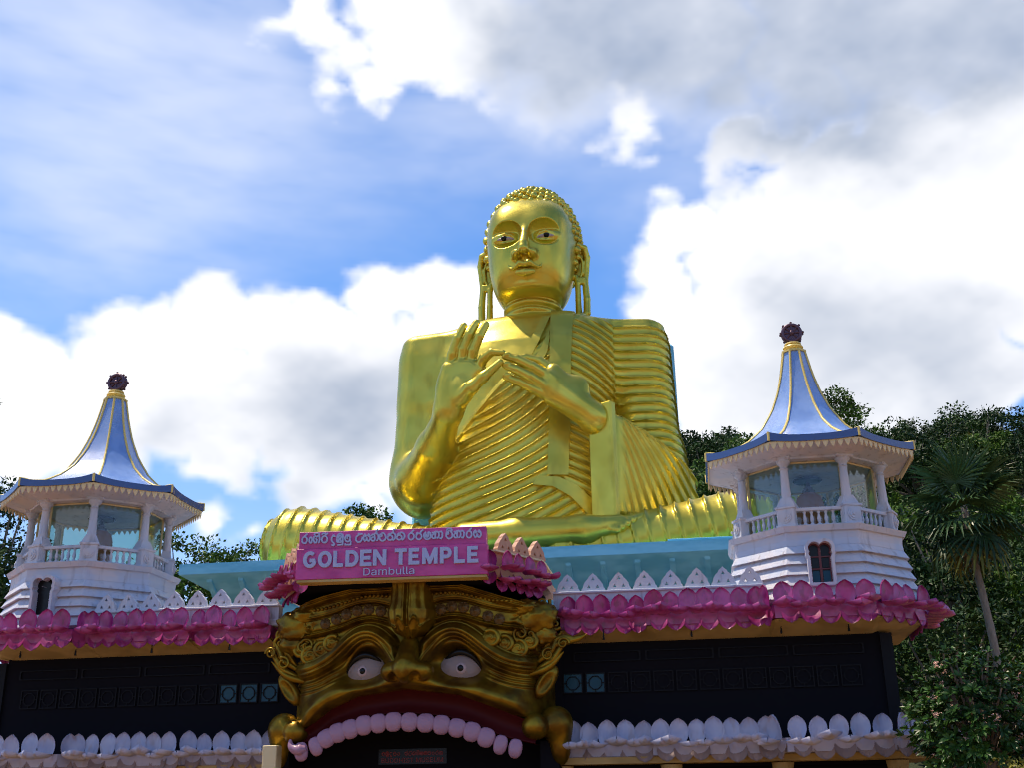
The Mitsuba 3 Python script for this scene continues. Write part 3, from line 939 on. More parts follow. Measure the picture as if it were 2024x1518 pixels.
    add(bld, 'lower_wall', ply(box(min(side * 6, side * 21), max(side * 6, side * 21), 2.6, 9, 0, 3.3), 'shade_black'), BTW)
    for x in (6.6, 11.2, 15.8, 20.4):
        add(bld, 'column', ply(lathe([(.45, 0), (.45, .3), (.32, .42), (.28, 2.8), (.42, 3.0), (.46, 3.3), (0, 3.3)], 16), 'plaster', 40), BTW @ T().translate([side * x, .7, 0]))
add(bld, 'pier_capital', ply(cat(box(-6.05, -5.42, -1.6, -.9, 3.30, 4.32, .03), box(-5.95, -5.52, -1.5, -1.0, 0, 3.3)), 'cream'), BTW, label='cream square pier beside the left end of the lower eave')
add(bld, 'roof_slab', ply(box(-21.9, 21.9, 1.6, 12, 9.85, 9.95), 'white_paint'), BTW)
add(bld, 'back_wall', ply(box(-20, 20, 10, 12, 0, 9.8), 'plaster'), BTW)
add(bld, 'middle_wall', ply(box(-5.6, 5.6, 2.2, 10, 5.5, 10.3), 'shade_black'), BTW)

# porch balcony over the gate
PORCH = [(-6.0, -.8), (-4.3, -3.5), (4.5, -3.5), (6.2, -.8)]
PSL = [(-6.0, -.8), (-4.4, -3.2), (4.6, -3.2), (6.2, -.8)]
porch = add(bld, 'porch', ply(cat(poly_slab([(-6.0, 3), *PSL, (6.2, 3)], 10.82, 11.3), poly_slab([(-5.8, 3), (-5.8, -.6), (-4.2, -3.0), (4.4, -3.0), (6.0, -.6), (6.0, 3)], 11.3, 11.95)), 'orange_paint'), BTW, label='angular porch balcony with pink petals and orange merlons over the gate')
P_ORA = ply(extr(mer.difference(holes), .26), 'orange_paint')
sof = poly_slab([(-5.6, 2.2), (-5.6, -.5), (-4.0, -3.0), (4.2, -3.0), (5.8, -.5), (5.8, 2.2)], 10.66, 10.82)
add(bld, 'porch_soffit', ply(sof, 'shade_black'), BTW)
for a, b in (((-6.0, -.8), (-4.3, -3.5)), ((4.5, -3.5), (6.2, -.8))):
    petal_run(porch, [a, b], 11.10, PINK, BTW, step=.80, scale=.80)
    petal_run(porch, [np.array(a) * [.965, .9], np.array(b) * [.965, .9]], 10.78, PINK, BTW, step=.62, scale=.72, rows=(0, 1, 1))
    a, b = np.array(a), np.array(b)
    deg = math.degrees(math.atan2(b[1] - a[1], b[0] - a[0]))
    for i in range(3):
        p = a + (b - a) * (i + .5) / 3
        p = p + np.array([0, .35])
        add(porch, 'merlon', P_ORA, BTW @ T().translate([float(p[0]), float(p[1]), 11.95]).rotate([0, 0, 1], deg))
petal_run(porch, [(-4.3, -3.5), (-3.75, -3.5)], 11.05, PINK, BTW, step=.5, scale=.8)
petal_run(porch, [(4.0, -3.5), (4.5, -3.5)], 11.05, PINK, BTW, step=.5, scale=.8)
add(porch, 'ledge', ply(poly_slab([(-5.95, 3), (-5.95, -.7), (-4.28, -3.35), (4.48, -3.35), (6.15, -.7), (6.15, 3)], 11.88, 11.96), 'cream'), BTW)

# ------------------------------------------------------------------ the two octagonal towers


def mesh_of(man):
    me = man.to_mesh()
    return TM(me.vert_properties[:, :3], me.tri_verts)


def octf(h, r0, r1, z): return m3.Manifold.cylinder(h, r0, r1, 8).rotate((0, 0, 22.5)).translate((0, 0, z))


arch = unary_union([Polygon([(-.44, 0), (.44, 0), (.44, 1.35), (-.44, 1.35)]), Point(-.23, 1.5).buffer(.27), Point(.23, 1.5).buffer(.27), Point(-.36, 1.25).buffer(.14), Point(.36, 1.25).buffer(.14)])
arch_big = arch.buffer(.13)


def profR(z): return np.interp(z, [17.1, 17.18, 17.42, 17.9, 18.6, 19.6, 20.6, 21.6, 22.85], [5.12, 4.5, 3.75, 2.95, 2.15, 1.5, 1.08, .80, .55])


def tower(x, side_label, glazed):
    TW = BTW @ T().translate([x, 4.2, 0])
    t = thing('octagonal_tower', f'white octagonal tower with swept blue roof and columned gallery, {side_label}', 'tower', 'octagonal towers on the temple roof')
    b = octf(.24, 4.18, 4.30, 12.92) + octf(.40, 4.02, 4.06, 12.54) + octf(.30, 4.06, 4.02, 12.30)
    z, r = 12.34, 4.0
    for i in range(5):
        b = b + octf(.40, r + .27, r + .02, z - .40) + octf(.10, r + .04, r + .04, z - .49)
        z -= .48
        r += .09
    cut = trimesh.creation.extrude_polygon(affinity.translate(arch_big, 0, 10.55), 1.5, engine='earcut')
    cut.apply_transform(np.array([[1, 0, 0, -.22], [0, 0, -1, -3.2], [0, 1, 0, 0], [0, 0, 0, 1.0]]))
    cut.fix_normals()
    b = b - m3.Manifold(m3.Mesh(np.asarray(cut.vertices, np.float32), np.asarray(cut.faces, np.uint32)))
    add(t, 'base', ply(mesh_of(b), 'white_paint'), TW)
    # window in the front
    sur = extr(affinity.translate(arch_big.difference(arch), -.22, 10.55), .75)
    sur.apply_translation((0, -4.42, 0))
    w = add(t, 'window', ply(sur, 'white_paint', 40), TW, label='double arched window' + (' with red wooden frame' if glazed else ', open, with a black sheet for the dark inside'))
    pn = extr(affinity.translate(arch, -.22, 10.55), .03)
    pn.apply_translation((0, -3.95, 0))
    add(w, 'pane', ply(pn, 'black' if glazed else 'black'), TW)  # black sheet standing in for the darkness behind the window
    if glazed:
        bars = unary_union([Polygon([(-.05, 0), (.05, 0), (.05, 1.55), (-.05, 1.55)]), *[Polygon([(-.44, zz), (.44, zz), (.44, zz + .05), (-.44, zz + .05)]) for zz in (.0, .62, 1.15)], arch.difference(arch.buffer(-.06))])
        fr = extr(affinity.translate(bars.intersection(arch), -.22, 10.55), .06)
        fr.apply_translation((0, -4.02, 0))
        add(w, 'frame', ply(fr, 'red_wood'), TW)
        for sx in (-1, 1):
            for zz, hh in ((.06, .5), (.70, .4)):
                gp = box(-.22 + sx * .24 - .16, -.22 + sx * .24 + .16, -3.985, -3.96, 10.55 + zz, 10.55 + zz + hh)
                add(w, 'light', ply(gp, 'blue_glassy' if zz < .5 else 'black'), TW)
    # gallery: piers with rosettes, rails, balusters, columns, glazing
    add(t, 'gallery_floor', ply(mesh_of(octf(.06, 3.9, 3.9, 13.14)), 'white_paint'), TW)
    pier = ply(cat(box(-.40, .40, -.22, .22, 0, .92, .03), box(-.46, .46, -.27, .27, .86, .98, .02), box(-.45, .45, -.26, .26, 0, .14, .02)), 'white_paint')
    ros = []
    for rr, yy, hh in ((.27, -.25, .05), (.19, -.29, .06), (.08, -.34, .06)):
        c = trimesh.creation.cylinder(rr, hh, sections=20)
        c.apply_transform(trimesh.transformations.rotation_matrix(math.pi / 2, (1, 0, 0)))
        c.apply_translation((0, yy, .48))
        ros.append(c)
    ros = ply(cat(*ros), 'white_paint', 40)
    col = lathe([(.34, 0), (.34, .08), (.27, .16), (.235, .3), (.20, 1.0), (.175, 1.75), (.18, 1.82), (.23, 1.86), (.17, 1.92), (.18, 2.0), (.30, 2.12), (.33, 2.2), (.33, 2.28), (.0, 2.28)], 12)
    cap_ = box(-.42, .42, -.34, .34, 2.26, 2.42, .04)
    fl = trimesh.convex.convex_hull(np.array([(-.46, -.3, .02), (.46, -.3, .02), (-.46, .3, .02), (.46, .3, .02), (-.22, -.2, .5), (.22, -.2, .5), (-.22, .2, .5), (.22, .2, .5)]))
    col_p, cap_p, fl_p = ply(col, 'white_paint', 40), ply(cap_, 'white_paint'), ply(fl, 'white_paint')
    bal = ply(lathe([(.09, 0), (.09, .05), (.05, .09), (.085, .2), (.095, .28), (.06, .42), (.045, .5), (.08, .56), (.08, .62), (.0, .62)], 8), 'white_paint', 40)
    Rp = 3.62
    ap = Rp * math.cos(math.pi / 8)
    sl = 2 * Rp * math.sin(math.pi / 8)
    rail = ply(cat(box(-sl / 2, sl / 2, -.14, .14, .72, .88, .02), box(-sl / 2, sl / 2, -.13, .13, 0, .11, .02)), 'white_paint')
    gl = 2 * 3.15 * math.sin(math.pi / 8)
    fr = Polygon([(-gl / 2, 13.2), (gl / 2, 13.2), (gl / 2, 16.35), (-gl / 2, 16.35)])
    fram = ply(extr(fr.difference(fr.buffer(-.07, join_style=2)), .10), 'cream')
    pane = extr(fr.buffer(-.07, join_style=2), .012)
    pane = ply(TM(np.array([(-gl / 2 + .06, 0, 13.25), (gl / 2 - .06, 0, 13.25), (gl / 2 - .06, 0, 16.3), (-gl / 2 + .06, 0, 16.3)]), np.array([[0, 1, 2, 3]])), 'glass')
    for j in range(8):
        d = 45 * j
        dv = d + 22.5
        V = TW @ rotz(dv) @ T().translate([0, -Rp, 13.18])
        pk = add(t, 'pier', pier, V)
        add(pk, 'rosette', ros, V)
        C = TW @ rotz(dv) @ T().translate([0, -3.42, 14.1])
        ck = add(t, 'column', col_p, C)
        add(ck, 'capital', cap_p, C)
        add(ck, 'flared_foot', fl_p, C)
        S = TW @ rotz(d) @ T().translate([0, -ap, 13.2])
        add(t, 'balustrade', rail, S)
        for q in np.linspace(-.62, .62, 5):
            add(t, 'baluster', bal, S @ T().translate([float(q), 0, .10]))
        G = TW @ rotz(d) @ T().translate([0, -3.15 * math.cos(math.pi / 8), 0])
        gk = add(t, 'glazing_frame', fram, G)
        add(gk, 'pane', pane, TW @ rotz(d) @ T().translate([0, -3.15 * math.cos(math.pi / 8) + .05, 0]))
    # ceiling, eave, fringe, roof
    add(t, 'eave_soffit', ply(mesh_of(octf(.34, 3.75, 5.0, 16.46) + octf(.10, 3.70, 3.72, 16.37)), 'white_paint'), TW)
    Re = 5.06
    se = 2 * Re * math.sin(math.pi / 8)
    drop = Polygon([(-.155, 0), (-.155, -.06), (-.11, -.12), (-.10, -.2), (-.045, -.30), (0, -.38), (.045, -.30), (.10, -.2), (.11, -.12), (.155, -.06), (.155, 0)])
    dots = [affinity.translate(Point(0, -.14).buffer(.025, quad_segs=2), xx, 0) for xx in np.linspace(-se / 2 + .17, se / 2 - .17, 12)]
    strip_ = unary_union([Polygon([(-se / 2, 0), (se / 2, 0), (se / 2, -.05), (-se / 2, -.05)])] + [affinity.translate(drop, xx, 0) for xx in np.linspace(-se / 2 + .17, se / 2 - .17, 12)])
    fringe = ply(extr(strip_, .04), 'cream')
    edge = ply(box(-se / 2 - .04, se / 2 + .04, -.06, .10, -.12, .16, .02), 'blue_roof')
    panels, n, m = [], 26, 9
    zz = np.concatenate([np.linspace(17.08, 17.5, 10), np.linspace(17.62, 22.85, n - 10)])
    for j in range(8):
        add(t, 'eave_fringe', fringe, TW @ rotz(45 * j) @ T().translate([0, -Re * math.cos(math.pi / 8), 16.86]), kind='stuff')
        V = []
        for z in zz:
            R = float(profR(z))
            for s in np.linspace(-1, 1, m):
                lift = .20 * abs(s) ** 3 * (R / 5.12) ** 5
                bow = -.035 * (1 - s * s) * R / 5.12
                V.append((R * math.sin(math.pi / 8) * s, -(R * math.cos(math.pi / 8) + bow), z + lift))
        f = [[i * m + k, i * m + k + 1, (i + 1) * m + k + 1, (i + 1) * m + k] for i in range(n - 1) for k in range(m - 1)]
        V = np.array(V)
        solid = TM(np.vstack([V, V * [1, 1, 1] + [0, .06, -.06]]), np.array(f + [[n * m + q for q in g[::-1]] for g in f]))
        add(t, 'roof_panel', ply(solid, 'blue_roof', 60), TW @ rotz(45 * j))
        # edge band that follows the upturned rim
        E_ = []
        ss_ = np.linspace(-1, 1, 13)
        ar = 5.12 * math.cos(math.pi / 8)
        for s in ss_:
            l = .20 * abs(s) ** 3
            xx = 5.12 * math.sin(math.pi / 8) * s
            E_ += [(xx, -ar - .03, 17.10 + l), (xx, -ar - .03, 16.80 + l * .6), (xx, -ar + .10, 16.80 + l * .6), (xx, -ar + .10, 17.10 + l)]
        fe = [[4 * i + a, 4 * i + (a + 1) % 4, 4 * i + 4 + (a + 1) % 4, 4 * i + 4 + a] for i in range(12) for a in range(4)]
        em = TM(np.array(E_), np.array(fe))
        em.fix_normals()
        add(t, 'roof_edge', ply(em, 'navy', 40), TW @ rotz(45 * j))
        rp = []
        for z in zz:
            R = float(profR(z)) + .01
            l = .20 * (R / 5.13) ** 5
            rp.append((R * math.sin(math.pi / 8), -R * math.cos(math.pi / 8), z + l + .01))
        rp.append((rp[-1][0], rp[-1][1], 22.9))
        add(t, 'roof_rib', ply(tube([(rp[0][0], rp[0][1], 16.9)] + rp, .062, 6), 'yellow_trim', 50), TW @ rotz(45 * j))
    add(t, 'roof_crown', ply(mesh_of(octf(.09, .64, .64, 22.82)), 'yellow_trim'), TW)
    fin = lathe([(.44, 22.9), (.46, 22.96), (.40, 23.0), (.46, 23.05), (.50, 23.12), (.46, 23.2), (.34, 23.24), (.42, 23.29), (.40, 23.36), (.22, 23.38), (.0, 23.38)], 20)
    add(t, 'finial', ply(fin, 'yellow_trim', 40), TW)
    for k, yy in enumerate((-.13, .13)):
        W_ = TW @ T().translate([0, yy, 23.92])
        rim = trimesh.creation.torus(.44, .085, major_sections=24, minor_sections=8)
        rim.apply_transform(trimesh.transformations.rotation_matrix(math.pi / 2, (1, 0, 0)))
        hub = trimesh.creation.icosphere(2, .14)
        w = add(t, 'wheel', ply(cat(rim, hub), 'bronze', 50), W_)
        for q in range(8):
            a = q * math.pi / 4 + math.pi / 8 * 0
            c, s = math.cos(a), math.sin(a)
            add(w, 'spoke', ply(cat(tube([(0.1 * c, 0, .1 * s), (.40 * c, 0, .40 * s)], [.03, .05], 6), tube([(.50 * c, 0, .50 * s), (.56 * c, 0, .56 * s), (.60 * c, 0, .60 * s)], [.045, .075, .03], 6)), 'bronze', 40), W_)
    disc = lathe([(0, -.1), (.46, -.1), (.49, 0), (.46, .1), (0, .1)], 24)
    disc.apply_transform(trimesh.transformations.rotation_matrix(math.pi / 2, (1, 0, 0)))
    add(t, 'wheel_disc', ply(disc, 'bronze', 30), TW @ T().translate([0, 0, 23.92]))
    # the little stupa standing in the gallery
    sh = thing('stupa_shrine', f'terracotta stupa under a dark disc in the tower {side_label}', 'stupa', 'stupas inside the tower galleries')
    add(sh, 'dome', ply(lathe([(.75, 13.2), (.75, 13.9), (.66, 14.0), (.70, 14.45), (.76, 14.55), (.76, 14.7), (.66, 14.78), (.66, 15.05), (.56, 15.4), (.34, 15.58), (.0, 15.62)], 24), 'terracotta', 40), TW)
    add(sh, 'spire', ply(lathe([(.3, 15.55), (.32, 15.72), (.2, 15.78), (.22, 15.86), (.13, 15.92), (.06, 16.15), (.0, 16.2)], 16), 'bronze', 40), TW)
    add(sh, 'parasol', ply(lathe([(0, 16.16), (.66, 16.16), (.70, 16.2), (.66, 16.26), (.3, 16.34), (0, 16.36)], 24), 'black', 40), TW)


tower(-17.9, 'left of the statue', False)
tower(18.35, 'before the wooded hill', True)

# ------------------------------------------------------------------ the golden monster face round the entrance
gate = thing('gate_face', 'huge dark golden monster face with bulging eyes and open toothed mouth forming the entrance', 'sculpture')
FC = .5


def pdist(X, Z, pts):
    """distance to a polyline and which side (positive above)"""
    best, sg = np.full(X.shape, 1e9), np.zeros(X.shape)
    for (ax, az), (bx, bz) in zip(pts[:-1], pts[1:]):
        ux, uz = bx - ax, bz - az
        t = np.clip(((X - ax) * ux + (Z - az) * uz) / (ux * ux + uz * uz), 0, 1)
        dx, dz = X - ax - t * ux, Z - az - t * uz
        d = np.hypot(dx, dz)
        s = np.sign(ux * dz - uz * dx)
        m = d < best
        best, sg = np.where(m, d, best), np.where(m, s, sg)
    return best * sg


def smooth_line(pts, n=40):
    pts = np.asarray(pts, float)
    s = np.concatenate([[0], np.cumsum(np.linalg.norm(np.diff(pts, axis=0), axis=1))])
    q = np.linspace(0, s[-1], n)
    r = np.stack([np.interp(q, s, pts[:, k]) for k in range(pts.shape[1])], 1)
    for _ in range(6):
        r[1:-1] = (r[:-2] + 2 * r[1:-1] + r[2:]) / 4
    return r


BROW = smooth_line([(.42, 7.62), (.84, 8.31), (1.21, 8.70), (1.81, 9.0), (2.48, 8.80), (3.07, 8.24), (3.73, 7.72), (4.6, 7.38), (5.55, 7.42), (6.2, 7.75)], 30)
LID = smooth_line([(.62, 7.55), (1.35, 8.20), (2.0, 8.42), (2.6, 8.02), (3.1, 7.25), (3.7, 6.95), (4.6, 6.85)], 22)
CROWN = smooth_line([(.2, 9.0), (1.14, 9.20), (1.66, 9.40), (2.34, 9.32), (3.17, 9.02), (4.0, 8.88), (5.4, 8.7)], 30)
LIPX, LIPZ = [-5.6, -4.14, -3.03, -1.9, .29, 2.62, 4.45, 5.89, 6.8], [4.3, 4.9, 5.73, 6.2, 6.46, 6.14, 5.46, 4.81, 4.3]
TOPX, TOPZ = [-6, -4.5, -3.4, -2, -.5, .5, 1.5, 2.65, 3.4, 4.5, 5.6, 7], [9.6, 10.25, 10.52, 10.75, 10.75, 10.8, 10.75, 10.78, 10.55, 10.2, 9.9, 9.5]


def lipz(x): return np.interp(x, LIPX, LIPZ)


def gauss(a, s): return np.exp(-(a / s) ** 2)


def relief(x, z):
    X = np.abs(x - FC)
    h = 2.05 - .028 * X * X - .012 * np.clip(X - 3.5, 0, 9) ** 3
    # cheeks and muzzle over the lip
    lz = lipz(x)
    h = h + .55 * gauss(z - (lz + .45), .55) * sst(6, 4, X) + .30 * np.exp(-((X - 4.4) / 1.1) ** 2 - ((z - 6.0) / .65) ** 2)
    h = h - .30 * sst(.25, 0, z - lz)
    # socket
    q = ((X - 2.08) / 1.15) ** 2 + ((z - 7.35) / .82) ** 2
    h = h - .62 * np.exp(-q ** 2 * .9)
    # lid fold
    d = pdist(X, z, LID)
    h = h + .22 * gauss(d - .05, .17) * sst(4.6, 3.2, X) + .10 * gauss(d - .45, .13) * sst(4.9, 4.0, X)
    # brow: broad rounded band with two grooves
    d = pdist(X, z, BROW)
    band = np.clip(1 - np.abs(d) / .46, 0, 1)
    fade = sst(.3, .8, X)
    h = h + fade * (.62 * np.sqrt(band) * sst(0, .3, band) - .08 * gauss(d + .14, .045) - .07 * gauss(d + .30, .04) - .06 * gauss(d - .26, .04))
    for k, o in enumerate((-.62, -.80, -1.0)):
        h = h + .10 * gauss(d - o, .06) * sst(2.9, 3.6, X)
    # crown bands
    v = pdist(X, z, CROWN)
    h = h + .30 * sst(-.02, .06, v) + .14 * gauss(v - .04, .07) - .10 * gauss(v - .17, .05) + .12 * gauss(v - .80, .06) - .08 * gauss(v - .70, .03)
    h = h + .10 * sst(.82, .9, v)
    tz = np.interp(x, TOPX, TOPZ)
    u = tz - z
    h = h + .22 * sst(.36, .26, u) + .10 * gauss(u - .22, .05) + .12 * gauss(u - .06, .06) - .08 * gauss(u - .33, .03)
    # nose saddle
    h = h + .55 * np.exp(-(X / .55) ** 2 - ((z - 7.5) / .9) ** 2)
    # carved leafwork at the temples
    p = np.stack([x * 2.4, z * 2.4, 0 * x], -1)
    rough = np.abs(meshkit.fbm(p, 3, 5) - .5) * 1.3
    h = h + sst(4.0, 5.0, X) * sst(7.2, 8.0, z) * (rough * .55)
    return h


nx, nz = 420, 250
xs = np.linspace(-5.25, 6.25, nx)
V = np.zeros((nz, nx, 3))
for j in range(nz):
    t = j / (nz - 1)
    V[j, :, 0] = xs
    V[j, :, 2] = lipz(xs) + t * (np.interp(xs, TOPX, TOPZ) - lipz(xs))
ed = np.minimum(V[..., 0] + 5.25, 6.25 - V[..., 0])
H = relief(V[..., 0], V[..., 2]) - 1.9 * (1 - np.sqrt(1 - np.clip(1 - ed / 1.25, 0, 1) ** 2))
V[..., 1] = -H
edge_in = V.copy()
rim = np.zeros((nz, nx), bool)
rim[0], rim[-1], rim[:, 0], rim[:, -1] = 1, 1, 1, 1
V[rim, 1] = 1.4
F = [(j * nx + i, j * nx + i + 1, (j + 1) * nx + i + 1, (j + 1) * nx + i) for j in range(nz - 1) for i in range(nx - 1)]
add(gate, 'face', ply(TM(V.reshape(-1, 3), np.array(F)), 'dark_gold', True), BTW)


def wy(x, z): return -float(relief(np.array([x]), np.array([z]))[0])


# gum: the dark red roof of the mouth
TX = [-5.2, -4.29, -3.65, -3.2, -2.7, -2.15, -1.55, -.92, -.26, .43, 1.13, 1.81, 2.47, 3.1, 3.7, 4.3, 4.92, 5.8]
TZ = [4.15, 4.35, 4.55, 4.86, 5.08, 5.22, 5.36, 5.42, 5.47, 5.44, 5.39, 5.30, 5.16, 4.99, 4.75, 4.45, 4.29, 4.1]
gx = np.linspace(-4.85, 5.75, 90)
G = []
for k in range(10):
    t = k / 9
    z = lipz(gx) + .06 + t * (np.interp(gx, TX, TZ) - .06 - lipz(gx))
    G.append(np.stack([gx, np.full(90, -1.62 + .35 * math.sin(t * math.pi) - .05 * t), z], 1))
G.append(np.stack([gx, np.full(90, 1.5), np.interp(gx, TX, TZ) + .1], 1))
G = np.array(G)
F = [(j * 90 + i, j * 90 + i + 1, (j + 1) * 90 + i + 1, (j + 1) * 90 + i) for j in range(10) for i in range(89)]
add(gate, 'gum', ply(TM(G.reshape(-1, 3), np.array(F)), 'gum', True), BTW)
add(gate, 'throat', ply(cat(box(-6, 6.6, 1.45, 1.7, 2.6, 10.3), box(-6.0, -5.2, -.6, 1.5, 0, 4.3), box(5.8, 6.6, -.6, 1.5, 0, 4.3)), 'shade_black'), BTW)
rngt = np.random.default_rng(4)
for i in range(1, 17):
    x, z = TX[i], TZ[i]
    ang = math.atan2(np.interp(x + .2, TX, TZ) - np.interp(x - .2, TX, TZ), .4)
    wd = .385 if 2 < i < 15 else .30
    tm = mesh_of(m3.Manifold.sphere(1, 28))
    v = tm.vertices
    v = np.sign(v) * np.abs(v) ** [.70, 1.0, .72]
    v[:, 0] *= 1 - .20 * np.clip(-v[:, 2], 0, 1) ** 1.5 - .06 * np.clip(v[:, 2], 0, 1) ** 2
    v[:, 1] *= 1 - .35 * np.clip(v[:, 2], 0, 1)
    tm.vertices = v * [wd * (.97 + .06 * rngt.random()), .17, .40 * (.96 + .08 * rngt.random())]
    yy = -1.68 - .10 * math.cos((x - .4) / 4.5 * 1.5)
    add(gate, 'tooth', ply(tm, 'tooth', True), BTW @ T().translate([x, yy, z - .33]).rotate([0, 1, 0], -math.degrees(ang) * .8 + float(rngt.normal(0, 2))))
fang = tube(smooth_line([(-4.75, -1.7, 4.62), (-4.82, -1.72, 4.40), (-4.68, -1.75, 4.14), (-4.35, -1.76, 4.06), (-4.05, -1.75, 4.16)], 16), np.interp(np.linspace(0, 1, 16), [0, .4, .8, 1], [.03, .17, .26, .12]), 12)
add(gate, 'fang', ply(fang, 'tooth', 50), BTW)

# eyes
for s in (-1, 1):
    cx = FC + s * 2.08
    y0 = wy(cx, 7.3) - .02
    e = add(gate, 'eye', ply(dome((cx, y0 + .10, 7.28), (.95, .52, .74), s * .22), 'eyeball', True), BTW)
    px = cx + (.06 if s > 0 else -.06)
    add(e, 'iris', ply(dome((px, y0 - .36, 7.26), (.25, .10, .25), s * .1), 'pale_pink', True), BTW)
    add(e, 'pupil', ply(dome((px, y0 - .41, 7.26), (.145, .09, .145), s * .1), 'black', True), BTW)
    up = smooth_line([(cx - .98, y0 + .18, 7.10), (cx - .62, y0 - .22, 7.70), (cx, y0 - .40, 8.02), (cx + .62, y0 - .22, 7.74), (cx + 1.0, y0 + .18, 7.08)], 24)
    lo = smooth_line([(cx - .98, y0 + .18, 7.10), (cx - .5, y0 - .18, 6.82), (cx, y0 - .28, 6.72), (cx + .5, y0 - .18, 6.80), (cx + 1.0, y0 + .18, 7.08)], 24)
    add(e, 'upper_lash', ply(tube(up, np.interp(np.linspace(0, 1, 24), [0, .5, 1], [.05, .13, .05]), 8), 'black', 50), BTW)
    add(e, 'lower_lash', ply(tube(lo, .045, 8), 'black', 50), BTW)


def gnose(p):
    x, y, z = p[:, 0] - .55, p[:, 1], p[:, 2]
    m = np.stack([np.abs(x), y, z], 1)
    d = smin(cap(m, (0, -2.35, 8.2), (0, -3.15, 7.2), .42, .52), ell(m, (0, -3.15, 7.08), (.50, .55, .44)), .25)
    d = smin(d, ell(m, (.66, -2.75, 7.08), (.48, .62, .42)), .22)
    d = smax(d, -ell(m, (.44, -3.18, 6.76), (.25, .42, .28)), .10)
    d = smax(d, -cap(m, (0, -3.75, 7.6), (0, -3.78, 6.9), .09, .07), .12)
    d = smin(d, ell(m, (0, -2.9, 6.72), (.16, .45, .14)), .15)
    return d


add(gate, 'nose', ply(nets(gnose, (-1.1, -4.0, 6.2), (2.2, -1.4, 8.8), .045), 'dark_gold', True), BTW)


def gcrest(p):
    x, y, z = p[:, 0] - .62, p[:, 1], p[:, 2]
    hw = np.interp(z, [8.4, 8.75, 9.2, 9.6, 10.0, 10.5, 11.0], [.10, .72, 1.02, 1.06, .95, .90, .95])
    k = np.sqrt((x / hw) ** 2 + ((y + 2.35) / (.35 + .72 * hw)) ** 2) - 1
    d = k * .55
    d = smax(d, 8.42 - z, .2)
    d = smax(d, z - 10.9, .1)
    a = np.abs(x)
    d = d + .12 * gauss(a - .0, .10) - .06 * gauss(a - .14, .06)
    q = a / hw
    d = d - .045 * (.5 + .5 * np.cos(q * 2 * np.pi * 2.6)) * sst(.95, .7, q)
    tip = np.abs(z - 9.05 + .55 * np.cos(np.clip(q, 0, 1) * np.pi * 3) * .35)
    d = d - .07 * gauss(tip, .06) * sst(1.0, .8, q)
    return d


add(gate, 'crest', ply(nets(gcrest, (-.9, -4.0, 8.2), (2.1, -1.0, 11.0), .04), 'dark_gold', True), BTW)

# rosettes, beads
rs = []
for r0, r1, yy in ((.245, .20, 0), (.185, .13, -.05), (.10, .04, -.11)):
    rs.append(lathe([(0, 0), (r0, 0), (r0, .05), (r1, .09), (0, .10)], 18))
    rs[-1].apply_transform(trimesh.transformations.rotation_matrix(math.pi / 2, (1, 0, 0)))
    rs[-1].apply_translation((0, yy, 0))
for q in range(10):
    a = q * math.pi / 5
    s_ = trimesh.creation.icosphere(1, .05)
    s_.apply_translation((.2 * math.cos(a), -.07, .2 * math.sin(a)))
    rs.append(s_)
rosette = ply(cat(*rs), 'rosette_brown', 40)
for x, z in ((1.86, 9.69), (2.33, 9.80), (2.84, 9.76), (3.33, 9.59), (3.87, 9.37), (4.34, 9.23), (-.78, 9.72), (-1.33, 9.81), (-1.87, 9.79), (-2.37, 9.66), (-2.85, 9.48), (-3.37, 9.33)):
    add(gate, 'rosette', rosette, BTW @ T().translate([x, wy(x, z) + .02, z]))
bd = trimesh.creation.icosphere(1, .085)
for s in (-1, 1):
    line = smooth_line([(FC + s * a, b) for a, b in ((1.0, 10.33), (1.77, 10.42), (2.53, 10.28), (3.2, 10.10), (3.96, 9.93), (4.4, 9.95))], 19)
    bs = []
    for x, z in line:
        b = bd.copy()
        b.apply_translation((x, wy(x, z) - .02, z))
        bs.append(b)
    add(gate, 'bead_row', ply(cat(*bs), 'dark_gold', 60), BTW, kind='stuff')


def spiral(cx, cz, r, turns, a0, dirn, y, w0, tail=None):
    n = 36
    t = np.linspace(0, 1, n)
    a = a0 + dirn * t * turns * 2 * math.pi
    rr = r * (1 - t) ** .8 + .03
    pts = np.stack([cx + rr * np.cos(a), y - .18 * t, cz + rr * np.sin(a)], 1)
    w = w0 * (1 - .55 * t)
    if tail is not None:
        tl = smooth_line([(*q,) for q in tail] + [tuple(pts[0])], 16)
        pts = np.vstack([tl[:-1], pts])
        w = np.concatenate([np.linspace(w0 * .3, w0, 15), w])
    return tube(pts, w, 8)


def blob(c, r):
    b = trimesh.creation.icosphere(3, 1.0)
    n = meshkit.fbm(b.vertices * 2.3 + np.asarray(c), 3, 7)
    b.vertices = b.vertices * (.86 + .36 * np.abs(n - .5) * 2)[:, None] * np.asarray(r) + np.asarray(c)
    return b


